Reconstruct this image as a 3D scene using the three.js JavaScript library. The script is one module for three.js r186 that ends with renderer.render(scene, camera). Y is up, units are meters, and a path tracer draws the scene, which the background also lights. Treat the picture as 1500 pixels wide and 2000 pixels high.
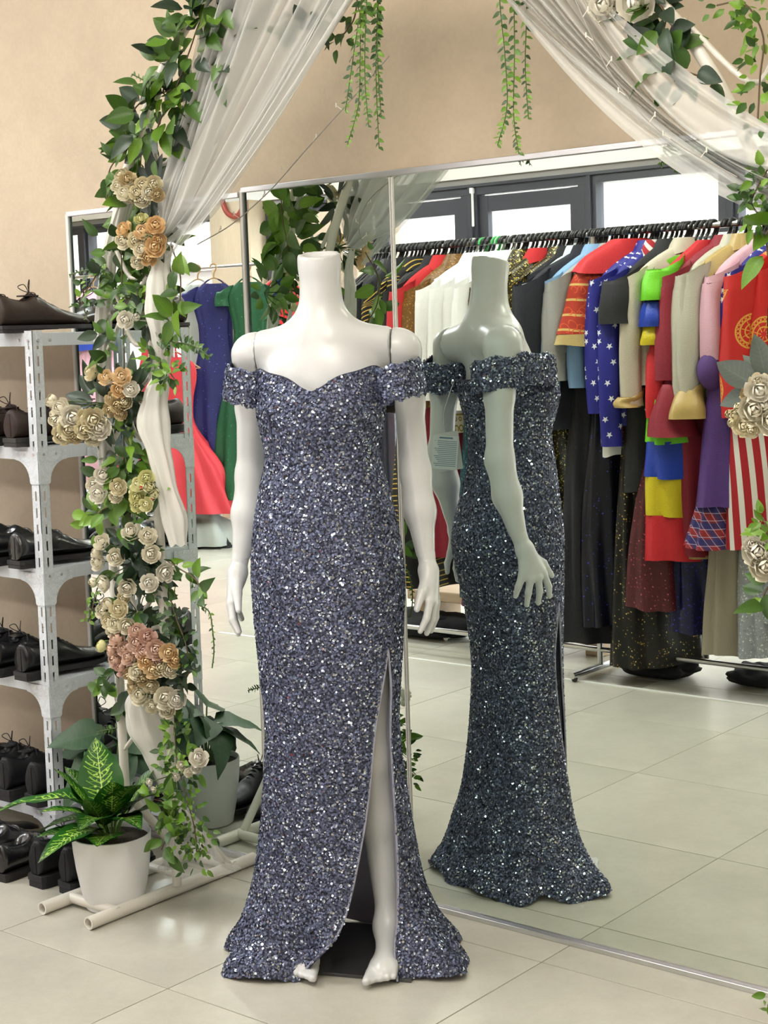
import * as THREE from 'three';
import { mergeGeometries } from 'three/addons/utils/BufferGeometryUtils.js';
import { RoundedBoxGeometry } from 'three/addons/geometries/RoundedBoxGeometry.js';
import { RectAreaLightUniformsLib } from 'three/addons/lights/RectAreaLightUniformsLib.js';

// ---------- camera, sky, exposure ----------
// World: the mirror wall is the plane z = 0, x runs along it to the right, the room is z > 0. Metres.
const scene = new THREE.Scene();
const camera = new THREE.PerspectiveCamera(36.24, 0.75, 0.05, 200);
camera.position.set(0, 1.4353, 2.996);
camera.quaternion.setFromRotationMatrix(new THREE.Matrix4().makeBasis(
  new THREE.Vector3(0.77283, -0.032044, -0.633804), new THREE.Vector3(-0.046597, 0.993163, -0.107031), new THREE.Vector3(0.6329, 0.11225, 0.766053)));
scene.background = new THREE.Color(0.93, 0.97, 1.03);
scene.backgroundIntensity = 14.0;
const renderer = new THREE.WebGLRenderer({ antialias: true });
renderer.toneMapping = THREE.LinearToneMapping;
renderer.toneMappingExposure = 1.36;
renderer.shadowMap.enabled = true;
RectAreaLightUniformsLib.init();
const PANEL_NITS = 11.5;                                     // brightness of the ceiling light panels
const PANELS = [[-1.2, 1.7, 0], [-3.6, 1.7, 1], [-6.0, 1.7, 2], [-8.6, 1.7, 2], [-1.2, 4.6, 0], [-3.6, 4.6, 1], [-6.0, 4.6, 1], [-8.6, 4.6, 2]];   // x, z, tube colour
const TUBES = [[1, 0.92, 0.79, 0.85], [1, 0.965, 0.91, 1], [0.96, 0.985, 1.03, 1.4]];     // warm, neutral, cool white tubes and their strength

// ---------- helpers ----------
const V = (x, y, z) => new THREE.Vector3(x, y, z);
const rng = (seed) => () => { seed = (seed + 0x6d2b79f5) | 0; let t = Math.imul(seed ^ (seed >>> 15), 1 | seed); t = (t + Math.imul(t ^ (t >>> 7), 61 | t)) ^ t; return ((t ^ (t >>> 14)) >>> 0) / 4294967296; };
const lerp = THREE.MathUtils.lerp, clamp = THREE.MathUtils.clamp, sstep = THREE.MathUtils.smoothstep, PI = Math.PI;
const table = (rows, x, k = 1) => {                         // smooth look-up in rows of [x, value, ...]
  if (x <= rows[0][0]) return rows[0][k];
  for (let i = 1; i < rows.length; i++) if (x <= rows[i][0]) {
    const h = rows[i][0] - rows[i - 1][0], t = (x - rows[i - 1][0]) / h, a = rows[i - 1][k], b = rows[i][k];
    const m0 = i > 1 ? (b - rows[i - 2][k]) / (rows[i][0] - rows[i - 2][0]) * h : b - a, m1 = i + 1 < rows.length ? (rows[i + 1][k] - a) / (rows[i + 1][0] - rows[i - 1][0]) * h : b - a;
    const t2 = t * t, t3 = t2 * t;
    return (2 * t3 - 3 * t2 + 1) * a + (t3 - 2 * t2 + t) * m0 + (3 * t2 - 2 * t3) * b + (t3 - t2) * m1;
  }
  return rows[rows.length - 1][k];
};
const used = new Map();
const numbered = (name) => { const n = used.get(name) ?? 0; used.set(name, n + 1); return n ? name + '_' + String(n).padStart(3, '0') : name; };
function tag(o, label, category, group, kind) {
  o.userData.label = label; o.userData.category = category;
  if (group) o.userData.group = group;
  if (kind) o.userData.kind = kind;
  return o;
}
function thing(name, label, category, pos = [0, 0, 0], turn = 0, group) {
  const o = new THREE.Group(); o.name = numbered(name); scene.add(o);
  o.position.set(...pos); o.rotation.y = turn;
  return tag(o, label, category, group);
}
function part(name, geo, mat, parent) { const m = new THREE.Mesh(geo, mat); m.name = name; parent.add(m); return m; }
function solo(name, geo, mat, label, category, group) { const m = new THREE.Mesh(geo, mat); m.name = numbered(name); scene.add(m); return tag(m, label, category, group); }
function struct(name, geo, mat, parent) {
  const m = geo ? new THREE.Mesh(geo, mat) : new THREE.Group();
  if (parent) { m.name = name; parent.add(m); } else { m.name = numbered(name); scene.add(m); m.userData.kind = 'structure'; }
  return m;
}
function dup(root, pos, turn, label, group) {
  const r = root.clone(); r.userData = { ...root.userData }; r.name = numbered(root.name.replace(/_\d{3}$/, '')); scene.add(r);
  r.position.set(...pos); r.rotation.y = turn;
  if (label) r.userData.label = label;
  if (group) r.userData.group = group;
  return r;
}
const merge = (list) => list.length === 1 ? list[0] : mergeGeometries(list.some((g) => !g.index) ? list.map((g) => (g.index ? g.toNonIndexed() : g)) : list);
const box = (w, h, d, x = 0, y = 0, z = 0) => new THREE.BoxGeometry(w, h, d).translate(x, y, z);
const rbox = (w, h, d, r, x = 0, y = 0, z = 0, seg = 2) => new RoundedBoxGeometry(w, h, d, seg, r).translate(x, y, z);
function rod(a, b, r, r2 = r, seg = 12) {                   // a round bar from a to b
  const A = V(...a), B = V(...b), L = A.distanceTo(B);
  return new THREE.CylinderGeometry(r2, r, L, seg, 1).translate(0, L / 2, 0).applyQuaternion(new THREE.Quaternion().setFromUnitVectors(V(0, 1, 0), B.clone().sub(A).normalize())).translate(...a);
}
const tube = (pts, r, n = 24, seg = 8, closed = false) => new THREE.TubeGeometry(new THREE.CatmullRomCurve3(pts.map((p) => V(...p)), closed), n, r, seg, closed);
function loft(rings, closed = true, uvScale = null) {       // rings: rows of [x, y, z]; uv in metres along the ring and along the length
  const n = rings[0].length, m = rings.length, cols = closed ? n + 1 : n, pos = [], uv = [], idx = [];
  let v = 0;
  for (let i = 0; i < m; i++) {
    if (i) { const a = rings[i][0], b = rings[i - 1][0]; v += Math.hypot(a[0] - b[0], a[1] - b[1], a[2] - b[2]); }
    let u = 0;
    for (let j = 0; j < cols; j++) {
      const p = rings[i][j % n];
      if (j) { const q = rings[i][(j - 1) % n]; u += Math.hypot(p[0] - q[0], p[1] - q[1], p[2] - q[2]); }
      pos.push(...p); uv.push(uvScale ? j / (cols - 1) * uvScale[0] : u, uvScale ? i / (m - 1) * uvScale[1] : v);
    }
  }
  for (let i = 0; i < m - 1; i++) for (let j = 0; j < cols - 1; j++) { const a = i * cols + j, b = a + cols; idx.push(a, b, a + 1, b, b + 1, a + 1); }
  const g = new THREE.BufferGeometry();
  g.setAttribute('position', new THREE.Float32BufferAttribute(pos, 3)); g.setAttribute('uv', new THREE.Float32BufferAttribute(uv, 2)); g.setIndex(idx);
  g.computeVertexNormals();
  if (closed) { const N = g.attributes.normal; for (let i = 0; i < m; i++) { const a = i * cols, b = a + cols - 1, x = N.getX(a) + N.getX(b), y = N.getY(a) + N.getY(b), z = N.getZ(a) + N.getZ(b), l = Math.hypot(x, y, z) || 1; N.setXYZ(a, x / l, y / l, z / l); N.setXYZ(b, x / l, y / l, z / l); } }
  return g;
}
function mirrored(g, axis) {                                 // a mirror image of a shape, faces still turned outward
  const m = (g.index ? g.toNonIndexed() : g.clone()), s = [1, 1, 1]; s[axis] = -1; m.scale(...s);
  for (const a of Object.values(m.attributes)) { const n = a.itemSize, d = a.array; for (let i = 0; i < a.count; i += 3) for (let k = 0; k < n; k++) { const x = d[(i + 1) * n + k]; d[(i + 1) * n + k] = d[(i + 2) * n + k]; d[(i + 2) * n + k] = x; } }
  return m;
}
function extrude(pts, depth, bevel = 0, holes = []) {       // outline in x, y; depth along z
  const s = new THREE.Shape(pts.map((p) => new THREE.Vector2(...p)));
  for (const h of holes) s.holes.push(new THREE.Path(h.map((p) => new THREE.Vector2(...p))));
  return new THREE.ExtrudeGeometry(s, { depth, bevelEnabled: bevel > 0, bevelSize: bevel, bevelThickness: bevel, bevelSegments: 2, curveSegments: 6 });
}
// the zero surface of a distance function, by surface nets
function meshField(f, lo, hi, cell) {
  const nx = Math.ceil((hi[0] - lo[0]) / cell) + 1, ny = Math.ceil((hi[1] - lo[1]) / cell) + 1, nz = Math.ceil((hi[2] - lo[2]) / cell) + 1;
  const F = new Float32Array(nx * ny * nz), id = (i, j, k) => (k * ny + j) * nx + i;
  for (let k = 0; k < nz; k++) for (let j = 0; j < ny; j++) for (let i = 0; i < nx; i++) F[id(i, j, k)] = f(lo[0] + i * cell, lo[1] + j * cell, lo[2] + k * cell);
  const at = new Int32Array(nx * ny * nz).fill(-1), pos = [], nor = [], idx = [], e = cell * 0.35;
  for (let k = 0; k < nz - 1; k++) for (let j = 0; j < ny - 1; j++) for (let i = 0; i < nx - 1; i++) {
    let x = 0, y = 0, z = 0, n = 0;
    const c = [];
    for (let q = 0; q < 8; q++) c.push(F[id(i + (q & 1), j + ((q >> 1) & 1), k + (q >> 2))]);
    for (let a = 0; a < 8; a++) for (const bit of [1, 2, 4]) if (!(a & bit)) {
      const b = a | bit;
      if (c[a] < 0 === c[b] < 0) continue;
      const t = c[a] / (c[a] - c[b]);
      x += (a & 1) + (bit === 1 ? t : 0); y += ((a >> 1) & 1) + (bit === 2 ? t : 0); z += (a >> 2) + (bit === 4 ? t : 0); n++;
    }
    if (!n) continue;
    const p = [lo[0] + (i + x / n) * cell, lo[1] + (j + y / n) * cell, lo[2] + (k + z / n) * cell];
    at[id(i, j, k)] = pos.length / 3; pos.push(...p);
    const g = V(f(p[0] + e, p[1], p[2]) - f(p[0] - e, p[1], p[2]), f(p[0], p[1] + e, p[2]) - f(p[0], p[1] - e, p[2]), f(p[0], p[1], p[2] + e) - f(p[0], p[1], p[2] - e)).normalize();
    nor.push(g.x, g.y, g.z);
  }
  const quad = (a, b, c, d, flip) => { if (a < 0 || b < 0 || c < 0 || d < 0) return; flip ? idx.push(a, c, b, a, d, c) : idx.push(a, b, c, a, c, d); };
  for (let k = 1; k < nz - 1; k++) for (let j = 1; j < ny - 1; j++) for (let i = 1; i < nx - 1; i++) {
    const s = F[id(i, j, k)] < 0;
    if (s !== F[id(i + 1, j, k)] < 0) quad(at[id(i, j - 1, k - 1)], at[id(i, j, k - 1)], at[id(i, j, k)], at[id(i, j - 1, k)], !s);
    if (s !== F[id(i, j + 1, k)] < 0) quad(at[id(i - 1, j, k - 1)], at[id(i - 1, j, k)], at[id(i, j, k)], at[id(i, j, k - 1)], !s);
    if (s !== F[id(i, j, k + 1)] < 0) quad(at[id(i - 1, j - 1, k)], at[id(i, j - 1, k)], at[id(i, j, k)], at[id(i - 1, j, k)], !s);
  }
  const g = new THREE.BufferGeometry();
  g.setAttribute('position', new THREE.Float32BufferAttribute(pos, 3)); g.setAttribute('normal', new THREE.Float32BufferAttribute(nor, 3));
  g.setAttribute('uv', new THREE.Float32BufferAttribute(new Float32Array(pos.length / 3 * 2), 2)); g.setIndex(idx);
  return g;
}
const smin = (a, b, k) => { const h = Math.max(k - Math.abs(a - b), 0) / k; return Math.min(a, b) - h * h * k * 0.25; };
function cone(p, a, b, ra, rb) {                            // distance to a tapered capsule
  const bx = b[0] - a[0], by = b[1] - a[1], bz = b[2] - a[2], px = p[0] - a[0], py = p[1] - a[1], pz = p[2] - a[2];
  const t = clamp((px * bx + py * by + pz * bz) / (bx * bx + by * by + bz * bz), 0, 1);
  return Math.hypot(px - bx * t, py - by * t, pz - bz * t) - lerp(ra, rb, t);
}
const ellip = (p, c, r) => { const x = (p[0] - c[0]) / r[0], y = (p[1] - c[1]) / r[1], z = (p[2] - c[2]) / r[2], k = Math.hypot(x, y, z); return (k - 1) * Math.min(...r); };

// ---------- textures and materials ----------
const noiseTex = (seed, size, octaves, lo, hi, srgb = false, tint = [1, 1, 1]) => {   // tiling value noise
  const R = rng(seed), data = new Uint8Array(size * size * 4), acc = new Float32Array(size * size);
  let total = 0;
  for (const [cells, amp] of octaves) {
    const g = Float32Array.from({ length: cells * cells }, R); total += amp;
    for (let y = 0; y < size; y++) for (let x = 0; x < size; x++) {
      const fx = x / size * cells, fy = y / size * cells, ix = Math.floor(fx), iy = Math.floor(fy), tx = fx - ix, ty = fy - iy, sx = tx * tx * (3 - 2 * tx), sy = ty * ty * (3 - 2 * ty);
      const a = g[iy % cells * cells + ix % cells], b = g[iy % cells * cells + (ix + 1) % cells], c = g[(iy + 1) % cells * cells + ix % cells], d = g[(iy + 1) % cells * cells + (ix + 1) % cells];
      acc[y * size + x] += amp * lerp(lerp(a, b, sx), lerp(c, d, sx), sy);
    }
  }
  for (let i = 0; i < size * size; i++) { const v = lerp(lo, hi, acc[i] / total); for (let c = 0; c < 3; c++) data[i * 4 + c] = clamp(v * tint[c], 0, 1) * 255; data[i * 4 + 3] = 255; }
  const t = new THREE.DataTexture(data, size, size); t.wrapS = t.wrapT = THREE.RepeatWrapping; t.magFilter = THREE.LinearFilter; t.needsUpdate = true;
  if (srgb) t.colorSpace = THREE.SRGBColorSpace;
  return t;
};
const canvasTex = (w, h, draw, rep) => {
  const c = document.createElement('canvas'); c.width = w; c.height = h; draw(c.getContext('2d'), w, h);
  const t = new THREE.CanvasTexture(c); t.colorSpace = THREE.SRGBColorSpace; t.wrapS = t.wrapT = THREE.RepeatWrapping;
  if (rep) t.repeat.set(...rep);
  return t;
};
const rep = (t, x, y = x) => { const c = t.clone(); c.repeat.set(x, y); c.needsUpdate = true; return c; };
const std = (color, roughness = 0.6, more = {}) => new THREE.MeshStandardMaterial({ color: Array.isArray(color) ? new THREE.Color(...color) : color, roughness, ...more });
const phys = (color, roughness = 0.6, more = {}) => new THREE.MeshPhysicalMaterial({ color: Array.isArray(color) ? new THREE.Color(...color) : color, roughness, ...more });
const DS = { side: THREE.DoubleSide };
const grain = noiseTex(11, 256, [[8, 1], [32, 0.7], [128, 0.6]], 0, 1);
const mottle = noiseTex(12, 512, [[4, 1], [16, 0.6], [64, 0.35], [256, 0.4]], 0.86, 1, true);
const weave = noiseTex(13, 256, [[64, 1], [128, 1]], 0, 1);

// ---------- the room ----------
const X0 = -11.6, X1 = 2.6, Z1 = 6.2, TOP = 3.05;
const M = {
  wall: std([0.69, 0.575, 0.425], 0.85, { map: rep(mottle, 0.5), bumpMap: rep(grain, 3), bumpScale: 0.0006 }),
  white: std([0.86, 0.86, 0.85], 0.8),
  ceiling: std([0.8, 0.79, 0.77], 0.9),
  grout: std([0.26, 0.24, 0.2], 0.9),
  alu: std([0.72, 0.73, 0.75], 0.32, { metalness: 1 }),
  frame: std([0.035, 0.038, 0.052], 0.4),
  pale: std([0.78, 0.77, 0.74], 0.55),
};
{ // floor: ceramic tiles 600 mm square, each a piece of its own, on a bed of grout
  const floor = struct('floor', box(X1 - X0 + 0.4, 0.08, Z1 + 0.4, (X0 + X1) / 2, -0.0415, Z1 / 2), M.grout);
  const R = rng(5), mats = [0, 1, 2].map((k) => { const m = rep(mottle, 0.9); m.offset.set(k * 0.31, k * 0.17); const q = 1 - k * 0.02; return phys([0.66 * q, 0.64 * q, 0.555 * q], 0.3, { map: m, roughnessMap: null, clearcoat: 0.12, clearcoatRoughness: 0.15, bumpMap: rep(grain, 1.5), bumpScale: 0.0002 }); });
  const full = new Map();
  const zs = [-0.003]; for (let z = 0.137; z < Z1; z += 0.6) zs.push(z); zs.push(Z1);
  const xs = [X0]; for (let x = -1.938 - 0.6 * 16; x < X1; x += 0.6) if (x > X0 + 0.05) xs.push(x); xs.push(X1);
  for (let i = 0; i + 1 < xs.length; i++) for (let k = 0; k + 1 < zs.length; k++) {
    const w = xs[i + 1] - xs[i] - 0.003, d = zs[k + 1] - zs[k] - 0.003, key = w.toFixed(3) + d.toFixed(3);
    if (!full.has(key)) { const g = rbox(w, 0.01, d, 0.0012, 0, 0, 0, 1), p = g.attributes.position, uv = g.attributes.uv; for (let q = 0; q < p.count; q++) uv.setXY(q, p.getX(q), p.getZ(q)); full.set(key, g); }
    const t = part('floor_tile', full.get(key), mats[Math.floor(R() * 3)], floor);
    t.position.set((xs[i] + xs[i + 1]) / 2, -0.005, (zs[k] + zs[k + 1]) / 2); t.rotation.y = w === d && R() < 0.5 ? PI : 0;
  }
}
struct('wall_back', (() => { const g = box(X1 - X0 + 0.4, TOP + 0.1, 0.2, (X0 + X1) / 2, TOP / 2, -0.1), p = g.attributes.position, uv = g.attributes.uv; for (let q = 0; q < p.count; q++) uv.setXY(q, p.getX(q), p.getY(q)); return g; })(), M.wall);
struct('wall_left', box(0.2, TOP + 0.1, Z1 + 0.2, X0 - 0.1, TOP / 2, Z1 / 2), M.wall);
struct('wall_right', box(0.2, TOP + 0.1, Z1 + 0.2, X1 + 0.1, TOP / 2, Z1 / 2), M.wall);
struct('ceiling', box(X1 - X0 + 0.4, 0.15, Z1 + 0.4, (X0 + X1) / 2, TOP + 0.075, Z1 / 2), M.ceiling);
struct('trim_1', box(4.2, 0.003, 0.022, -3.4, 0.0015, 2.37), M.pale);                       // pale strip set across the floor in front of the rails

// ceiling light panels
for (const [x, z, tubeKind] of PANELS) {
  const [cr, cg, cb, str] = TUBES[tubeKind];
  const t = thing('ceiling_light_panel', 'white rectangular ceiling light panel, lit, out of the picture', 'ceiling light', [x, TOP, z], 0, 'ceiling light panels');
  part('housing', merge([box(1.26, 0.05, 0.03, 0, -0.025, 0.315), box(1.26, 0.05, 0.03, 0, -0.025, -0.315), box(0.03, 0.05, 0.6, 0.615, -0.025, 0), box(0.03, 0.05, 0.6, -0.615, -0.025, 0)]), M.white, t);
  part('diffuser', box(1.2, 0.008, 0.6, 0, -0.03, 0), std([0.9, 0.9, 0.9], 0.5, { emissive: new THREE.Color(cr, cg, cb), emissiveIntensity: 2.5 }), t);
  const l = new THREE.RectAreaLight(new THREE.Color(cr, cg, cb), PANEL_NITS * str, 1.2, 0.6);
  l.position.set(x, TOP - 0.045, z); l.lookAt(x, 0, z); scene.add(l);
}

// storefront opposite the mirrors: white bulkhead, dark aluminium frames, glass, a cream pillar
{
  const z = Z1, f = M.frame, glass = phys([1, 1, 1], 0.0, { transmission: 1, thickness: 0, ior: 1.45 });
  const wall = struct('wall_front');
  part('bulkhead', box(X1 - X0 + 0.4, TOP - 2.52, 0.24, (X0 + X1) / 2, (TOP + 2.52) / 2, z + 0.06), M.white, wall);
  part('head_strip', box(X1 - X0, 0.05, 0.1, (X0 + X1) / 2, 2.5, z + 0.02), std([0.36, 0.34, 0.33], 0.7), wall);
  part('pillar', box(0.44, 2.52, 0.5, -8.885, 1.26, z + 0.02), M.wall, wall);
  part('sill', box(X1 - X0, 0.06, 0.14, (X0 + X1) / 2, 0.03, z + 0.02), f, wall);
  part('end_wall', box(1.9, 2.52, 0.2, X1 - 0.95, 1.26, z + 0.06), M.wall, wall);
  const bays = [[-11.55, -10.9], [-10.9, -9.1], [-8.66, -7.6], [-7.6, -6.69], [-6.69, -5.71], [-5.71, -4.67], [-4.67, -2.9], [-2.9, -1.1], [-1.1, 0.7]];
  bays.forEach(([a, b], i) => {
    const door = i === 4, w = struct((door ? 'door_' : 'window_') + (door ? 1 : i + 1)), wd = b - a;
    part('jamb', merge([box(0.09, 2.4, 0.1, a + 0.045, 1.26, z), box(0.03, 2.4, 0.13, a + 0.045, 1.26, z - 0.01)]), f, w);
    part('jamb', box(0.05, 2.4, 0.098, b - 0.026, 1.26, z), f, w);
    part('head', merge([box(wd, 0.075, 0.104, (a + b) / 2, 2.438, z), box(wd, 0.02, 0.136, (a + b) / 2, 2.464, z - 0.01)]), f, w);
    if (door || i === 3) {
      part('leaf_frame', merge([box(wd - 0.25, 0.11, 0.046, (a + b) / 2 + 0.02, 2.333, z), box(wd - 0.25, 0.2, 0.046, (a + b) / 2 + 0.02, 0.17, z), box(0.075, 2.3, 0.05, a + 0.13, 1.24, z), box(0.075, 2.3, 0.05, b - 0.09, 1.24, z)]), f, w);
      part('latch', merge([rbox(0.022, 0.26, 0.02, 0.006, a + 0.06, 2.31, z - 0.065), rbox(0.03, 0.04, 0.03, 0.006, a + 0.06, 2.43, z - 0.065)]), M.white, w);
    } else part('rail', box(wd - 0.14, 0.05, 0.08, (a + b) / 2, 0.09, z), f, w);
    part('pane', box(wd - 0.1, 2.3, 0.008, (a + b) / 2 + 0.01, 1.26, z + 0.012), glass, w);
  });
  // what stands outside: paving, a pale block across the way with ledges, a tan column
  struct('street', box(60, 0.2, 24, -6, -0.13, z + 12.2), std([0.5, 0.46, 0.42], 0.9));
  const bl = thing('building', 'pale building with long ledges across the way, seen through the shop windows', 'building', [-14, 0, 17]);
  part('facade', box(44, 9, 1, 0, 4.5, 0.5), std([0.17, 0.145, 0.135], 0.9), bl);
  for (let k = 0; k < 5; k++) part('ledge', box(44, 0.16, 0.35, 0, 1.7 + k * 1.05, -0.17), std([0.13, 0.1, 0.09], 0.9), bl);
  const col = thing('outside_column', 'tan square column standing outside the glass beside the cream pillar', 'column', [-9.2, 0, 7.6]);
  part('shaft', rbox(1.0, 3.4, 0.6, 0.02, 0, 1.7, 0), std([0.2, 0.145, 0.1], 0.9), col);
  part('base', rbox(1.1, 0.2, 0.7, 0.02, 0, 0.1, 0), std([0.35, 0.28, 0.22], 0.9), col);
  // a red curled hook on the pillar
  const hk = thing('wall_hook', 'dark red curled hook on the cream pillar by the window head', 'hook', [-8.9, 2.5, z - 0.26]);
  part('curl', tube([[-0.1, 0.25, 0], [-0.03, 0.16, -0.01], [0, 0.02, -0.02], [0.06, -0.08, -0.02], [0.16, -0.1, -0.02], [0.23, -0.02, -0.02], [0.22, 0.03, -0.01]], 0.022, 30, 8), std([0.3, 0.05, 0.035], 0.5), hk);
}

// ---------- the mirrors on the wall ----------
{
  const silver = std([0.8, 0.875, 0.825], 0.0, { metalness: 1 });
  const edge = std([0.025, 0.05, 0.045], 0.3);
  const mirror = (label, x0, x1, top, seams, strip) => {
    const t = thing('wall_mirror', label, 'mirror', [0, 0, 0]), y0 = 0.012;
    const cuts = [x0, ...seams, x1];
    for (let i = 0; i + 1 < cuts.length; i++) { const a = cuts[i] + (i ? 0.0015 : 0.006), b = cuts[i + 1] - 0.0015; part('mirror_pane', box(b - a, top - y0 - 0.006, 0.006, (a + b) / 2, (top + y0) / 2, 0.005), silver, t); }
    part('top_strip', rbox(x1 - x0, 0.014, 0.014, 0.002, (x0 + x1) / 2, top, 0.008), M.alu, t);
    part('bottom_strip', merge([rbox(x1 - x0, 0.012, 0.02, 0.002, (x0 + x1) / 2, 0.006, 0.011), box(x1 - x0, 0.004, 0.003, (x0 + x1) / 2, 0.0135, 0.0095)]), M.alu, t);
    part('side_strip', rbox(strip, top, 0.014, 0.002, x0 + strip / 2 - 0.004, top / 2, 0.008), M.pale, t);
    part('side_edge', box(0.003, top - 0.01, 0.004, x0 + strip + 0.001, top / 2, 0.0095), edge, t);
    for (const s of seams) part('seam_strip', merge([box(0.0035, top - 0.02, 0.004, s - 0.003, top / 2, 0.0098), box(0.0035, top - 0.02, 0.004, s + 0.003, top / 2, 0.0098)]), M.pale, t);
    return t;
  };
  mirror('narrow wall mirror behind the flower arch, beside the shoe shelves', -3.623, -2.925, 1.812, [], 0.012);
  mirror('wide wall mirror behind the dressed mannequin, with a thin upright seam', -2.915, 1.3, 1.823, [-2.413, -0.6], 0.01);
}

// ---------- the mannequin ----------
// own axes: x to its left, y up, z to its front
const MAN = { pos: [-2.357, 0, 0.345], turn: 31 * PI / 180 };
const gloss = phys([0.64, 0.66, 0.67], 0.33, { clearcoat: 0.3, clearcoatRoughness: 0.3 });
{
  const t = thing('mannequin', 'headless glossy white female mannequin wearing the sequinned gown', 'mannequin', MAN.pos, MAN.turn);
  const torso = (x, y, z) => {
    const p = [Math.abs(x), y, z], q = [x, y, z];
    let d = cone(q, [0, 1.46, -0.02], [0, 1.6, -0.008], 0.052, 0.044);
    d = smin(d, cone(q, [0, 1.6, -0.008], [0, 1.66, -0.004], 0.044, 0.049), 0.02);
    d = smin(d, cone(p, [0.0, 1.432, -0.024], [0.18, 1.402, -0.05], 0.046, 0.047), 0.055);
    d = smin(d, ellip(q, [0, 1.3, 0.014], [0.138, 0.155, 0.08]), 0.05);
    d = smin(d, cone(p, [0.03, 1.437, 0.03], [0.15, 1.42, -0.015], 0.012, 0.014), 0.035);       // collar bones
    d = smin(d, ellip(p, [0.06, 1.262, 0.068], [0.05, 0.05, 0.042]), 0.03);                    // bust
    d = smin(d, cone(q, [0, 1.2, 0.036], [0, 1.05, 0.036], 0.084, 0.08), 0.04);
    d = smin(d, ellip(q, [0, 0.92, 0.024], [0.145, 0.13, 0.09]), 0.06);
    d = smin(d, cone([x, y, z], [-0.075, 0.86, 0.015], [-0.06, 0.48, 0.03], 0.082, 0.052), 0.05);
    d = smin(d, cone([x, y, z], [0.075, 0.86, 0.015], [0.086, 0.48, 0.035], 0.078, 0.045), 0.05);
    for (const [sx, kx, ax, az] of [[-1, -0.06, -0.06, 0.04], [1, 0.086, 0.116, 0.05]]) {
      d = smin(d, cone(q, [kx, 0.48, 0.03], [lerp(kx, ax, 0.4), 0.33, 0.012 + (az - 0.03) * 0.4], 0.045, 0.043), 0.03);
      d = smin(d, cone(q, [lerp(kx, ax, 0.4), 0.33, 0.012], [ax, 0.1, az - 0.02], 0.043, 0.029), 0.03);
      d = smin(d, ellip(q, [ax, 0.045, az - 0.03], [0.031, 0.036, 0.036]), 0.03);               // heel
      d = smin(d, cone(q, [ax, 0.075, az], [ax + sx * 0.006, 0.034, az + 0.105], 0.03, 0.02), 0.04);   // instep
      d = smin(d, ellip(q, [ax + sx * 0.006, 0.028, az + 0.105], [0.038, 0.02, 0.042]), 0.02);   // ball
      for (let k = 0; k < 5; k++) d = smin(d, cone(q, [ax + sx * (0.028 - k * 0.0125 + 0.0), 0.024, az + 0.125], [ax + sx * (0.031 - k * 0.0145), 0.019, az + 0.168 - (sx > 0 ? 1 : 1) * (4 - k) * 0.0075], k === 4 ? 0.0115 : 0.0085, k === 4 ? 0.0105 : 0.0075), 0.006);
    }
    d = Math.max(d, -(y - 0.009));
    d = Math.max(d, y - 1.621 + 0.21 * (z + 0.006));                                       // flat neck cut
    const well = ellip([x, y + 0.21 * (z + 0.006), z], [0, 1.633, -0.006], [0.043, 0.022, 0.043]);                            // shallow dish in the neck
    d = Math.max(d, -well);
    return Math.max(d, Math.abs(x) - 0.1545 + 0.0 * y);                                          // arm joint face
  };
  part('torso', meshField(torso, [-0.17, -0.005, -0.17], [0.17, 1.64, 0.24], 0.0065), gloss, t);
  const armGeo = (s) => {
    const J = [[0.172, 1.4, -0.055], [0.183, 1.28, -0.072], [0.194, 1.12, -0.08], [0.204, 1.03, -0.066], [0.219, 0.915, -0.04]];
    const f = (x, y, z) => {
      const q = [x * s, y, z];
      let d = cone(q, J[0], J[1], 0.044, 0.036);
      d = smin(d, ellip(q, [0.152, 1.401, -0.05], [0.064, 0.05, 0.05]), 0.02);
      d = smin(d, cone(q, J[1], J[2], 0.036, 0.033), 0.02);
      d = smin(d, cone(q, J[2], J[3], 0.035, 0.035), 0.02);
      d = smin(d, cone(q, J[3], J[4], 0.034, 0.0195), 0.02);
      return Math.max(d, 0.1556 - q[0], 0.925 - y);
    };
    const arm = meshField(f, s > 0 ? [0.145, 0.91, -0.15] : [-0.26, 0.91, -0.15], s > 0 ? [0.26, 1.47, 0.03] : [-0.145, 1.47, 0.03], 0.006);
    const hand = (x, y, z) => {                                                                  // palm turned to the thigh, fingers pointing down and forward
      const q = [x * s, y, z];
      let d = cone(q, [0.218, 0.935, -0.044], [0.223, 0.9, -0.034], 0.021, 0.019);
      const W = [0.224, 0.895, -0.03], knuck = [[0.236, 0.832, -0.045], [0.239, 0.824, -0.024], [0.237, 0.826, -0.003], [0.23, 0.834, 0.015]];
      for (const k of knuck) d = smin(d, cone(q, W, k, 0.0155, 0.0105), 0.016);
      const fin = [[[0.235, 0.806, -0.056], [0.226, 0.782, -0.06]], [[0.237, 0.789, -0.03], [0.226, 0.757, -0.03]], [[0.233, 0.79, 0.003], [0.22, 0.758, 0.004]], [[0.224, 0.798, 0.032], [0.21, 0.77, 0.04]]];
      fin.forEach(([a, b], i) => { d = smin(d, cone(q, knuck[i], a, 0.0098, 0.0086), 0.005); d = smin(d, cone(q, a, b, 0.0086, 0.0064), 0.003); });
      let th = cone(q, [0.222, 0.882, -0.018], [0.214, 0.856, 0.022], 0.0135, 0.0115);
      th = smin(th, cone(q, [0.214, 0.856, 0.022], [0.205, 0.822, 0.05], 0.0112, 0.0072), 0.004);
      return smin(d, th, 0.012);
    };
    return merge([arm, meshField(hand, s > 0 ? [0.185, 0.74, -0.08] : [-0.262, 0.74, -0.08], s > 0 ? [0.262, 0.945, 0.07] : [-0.185, 0.945, 0.07], 0.0026)]);
  };
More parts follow.
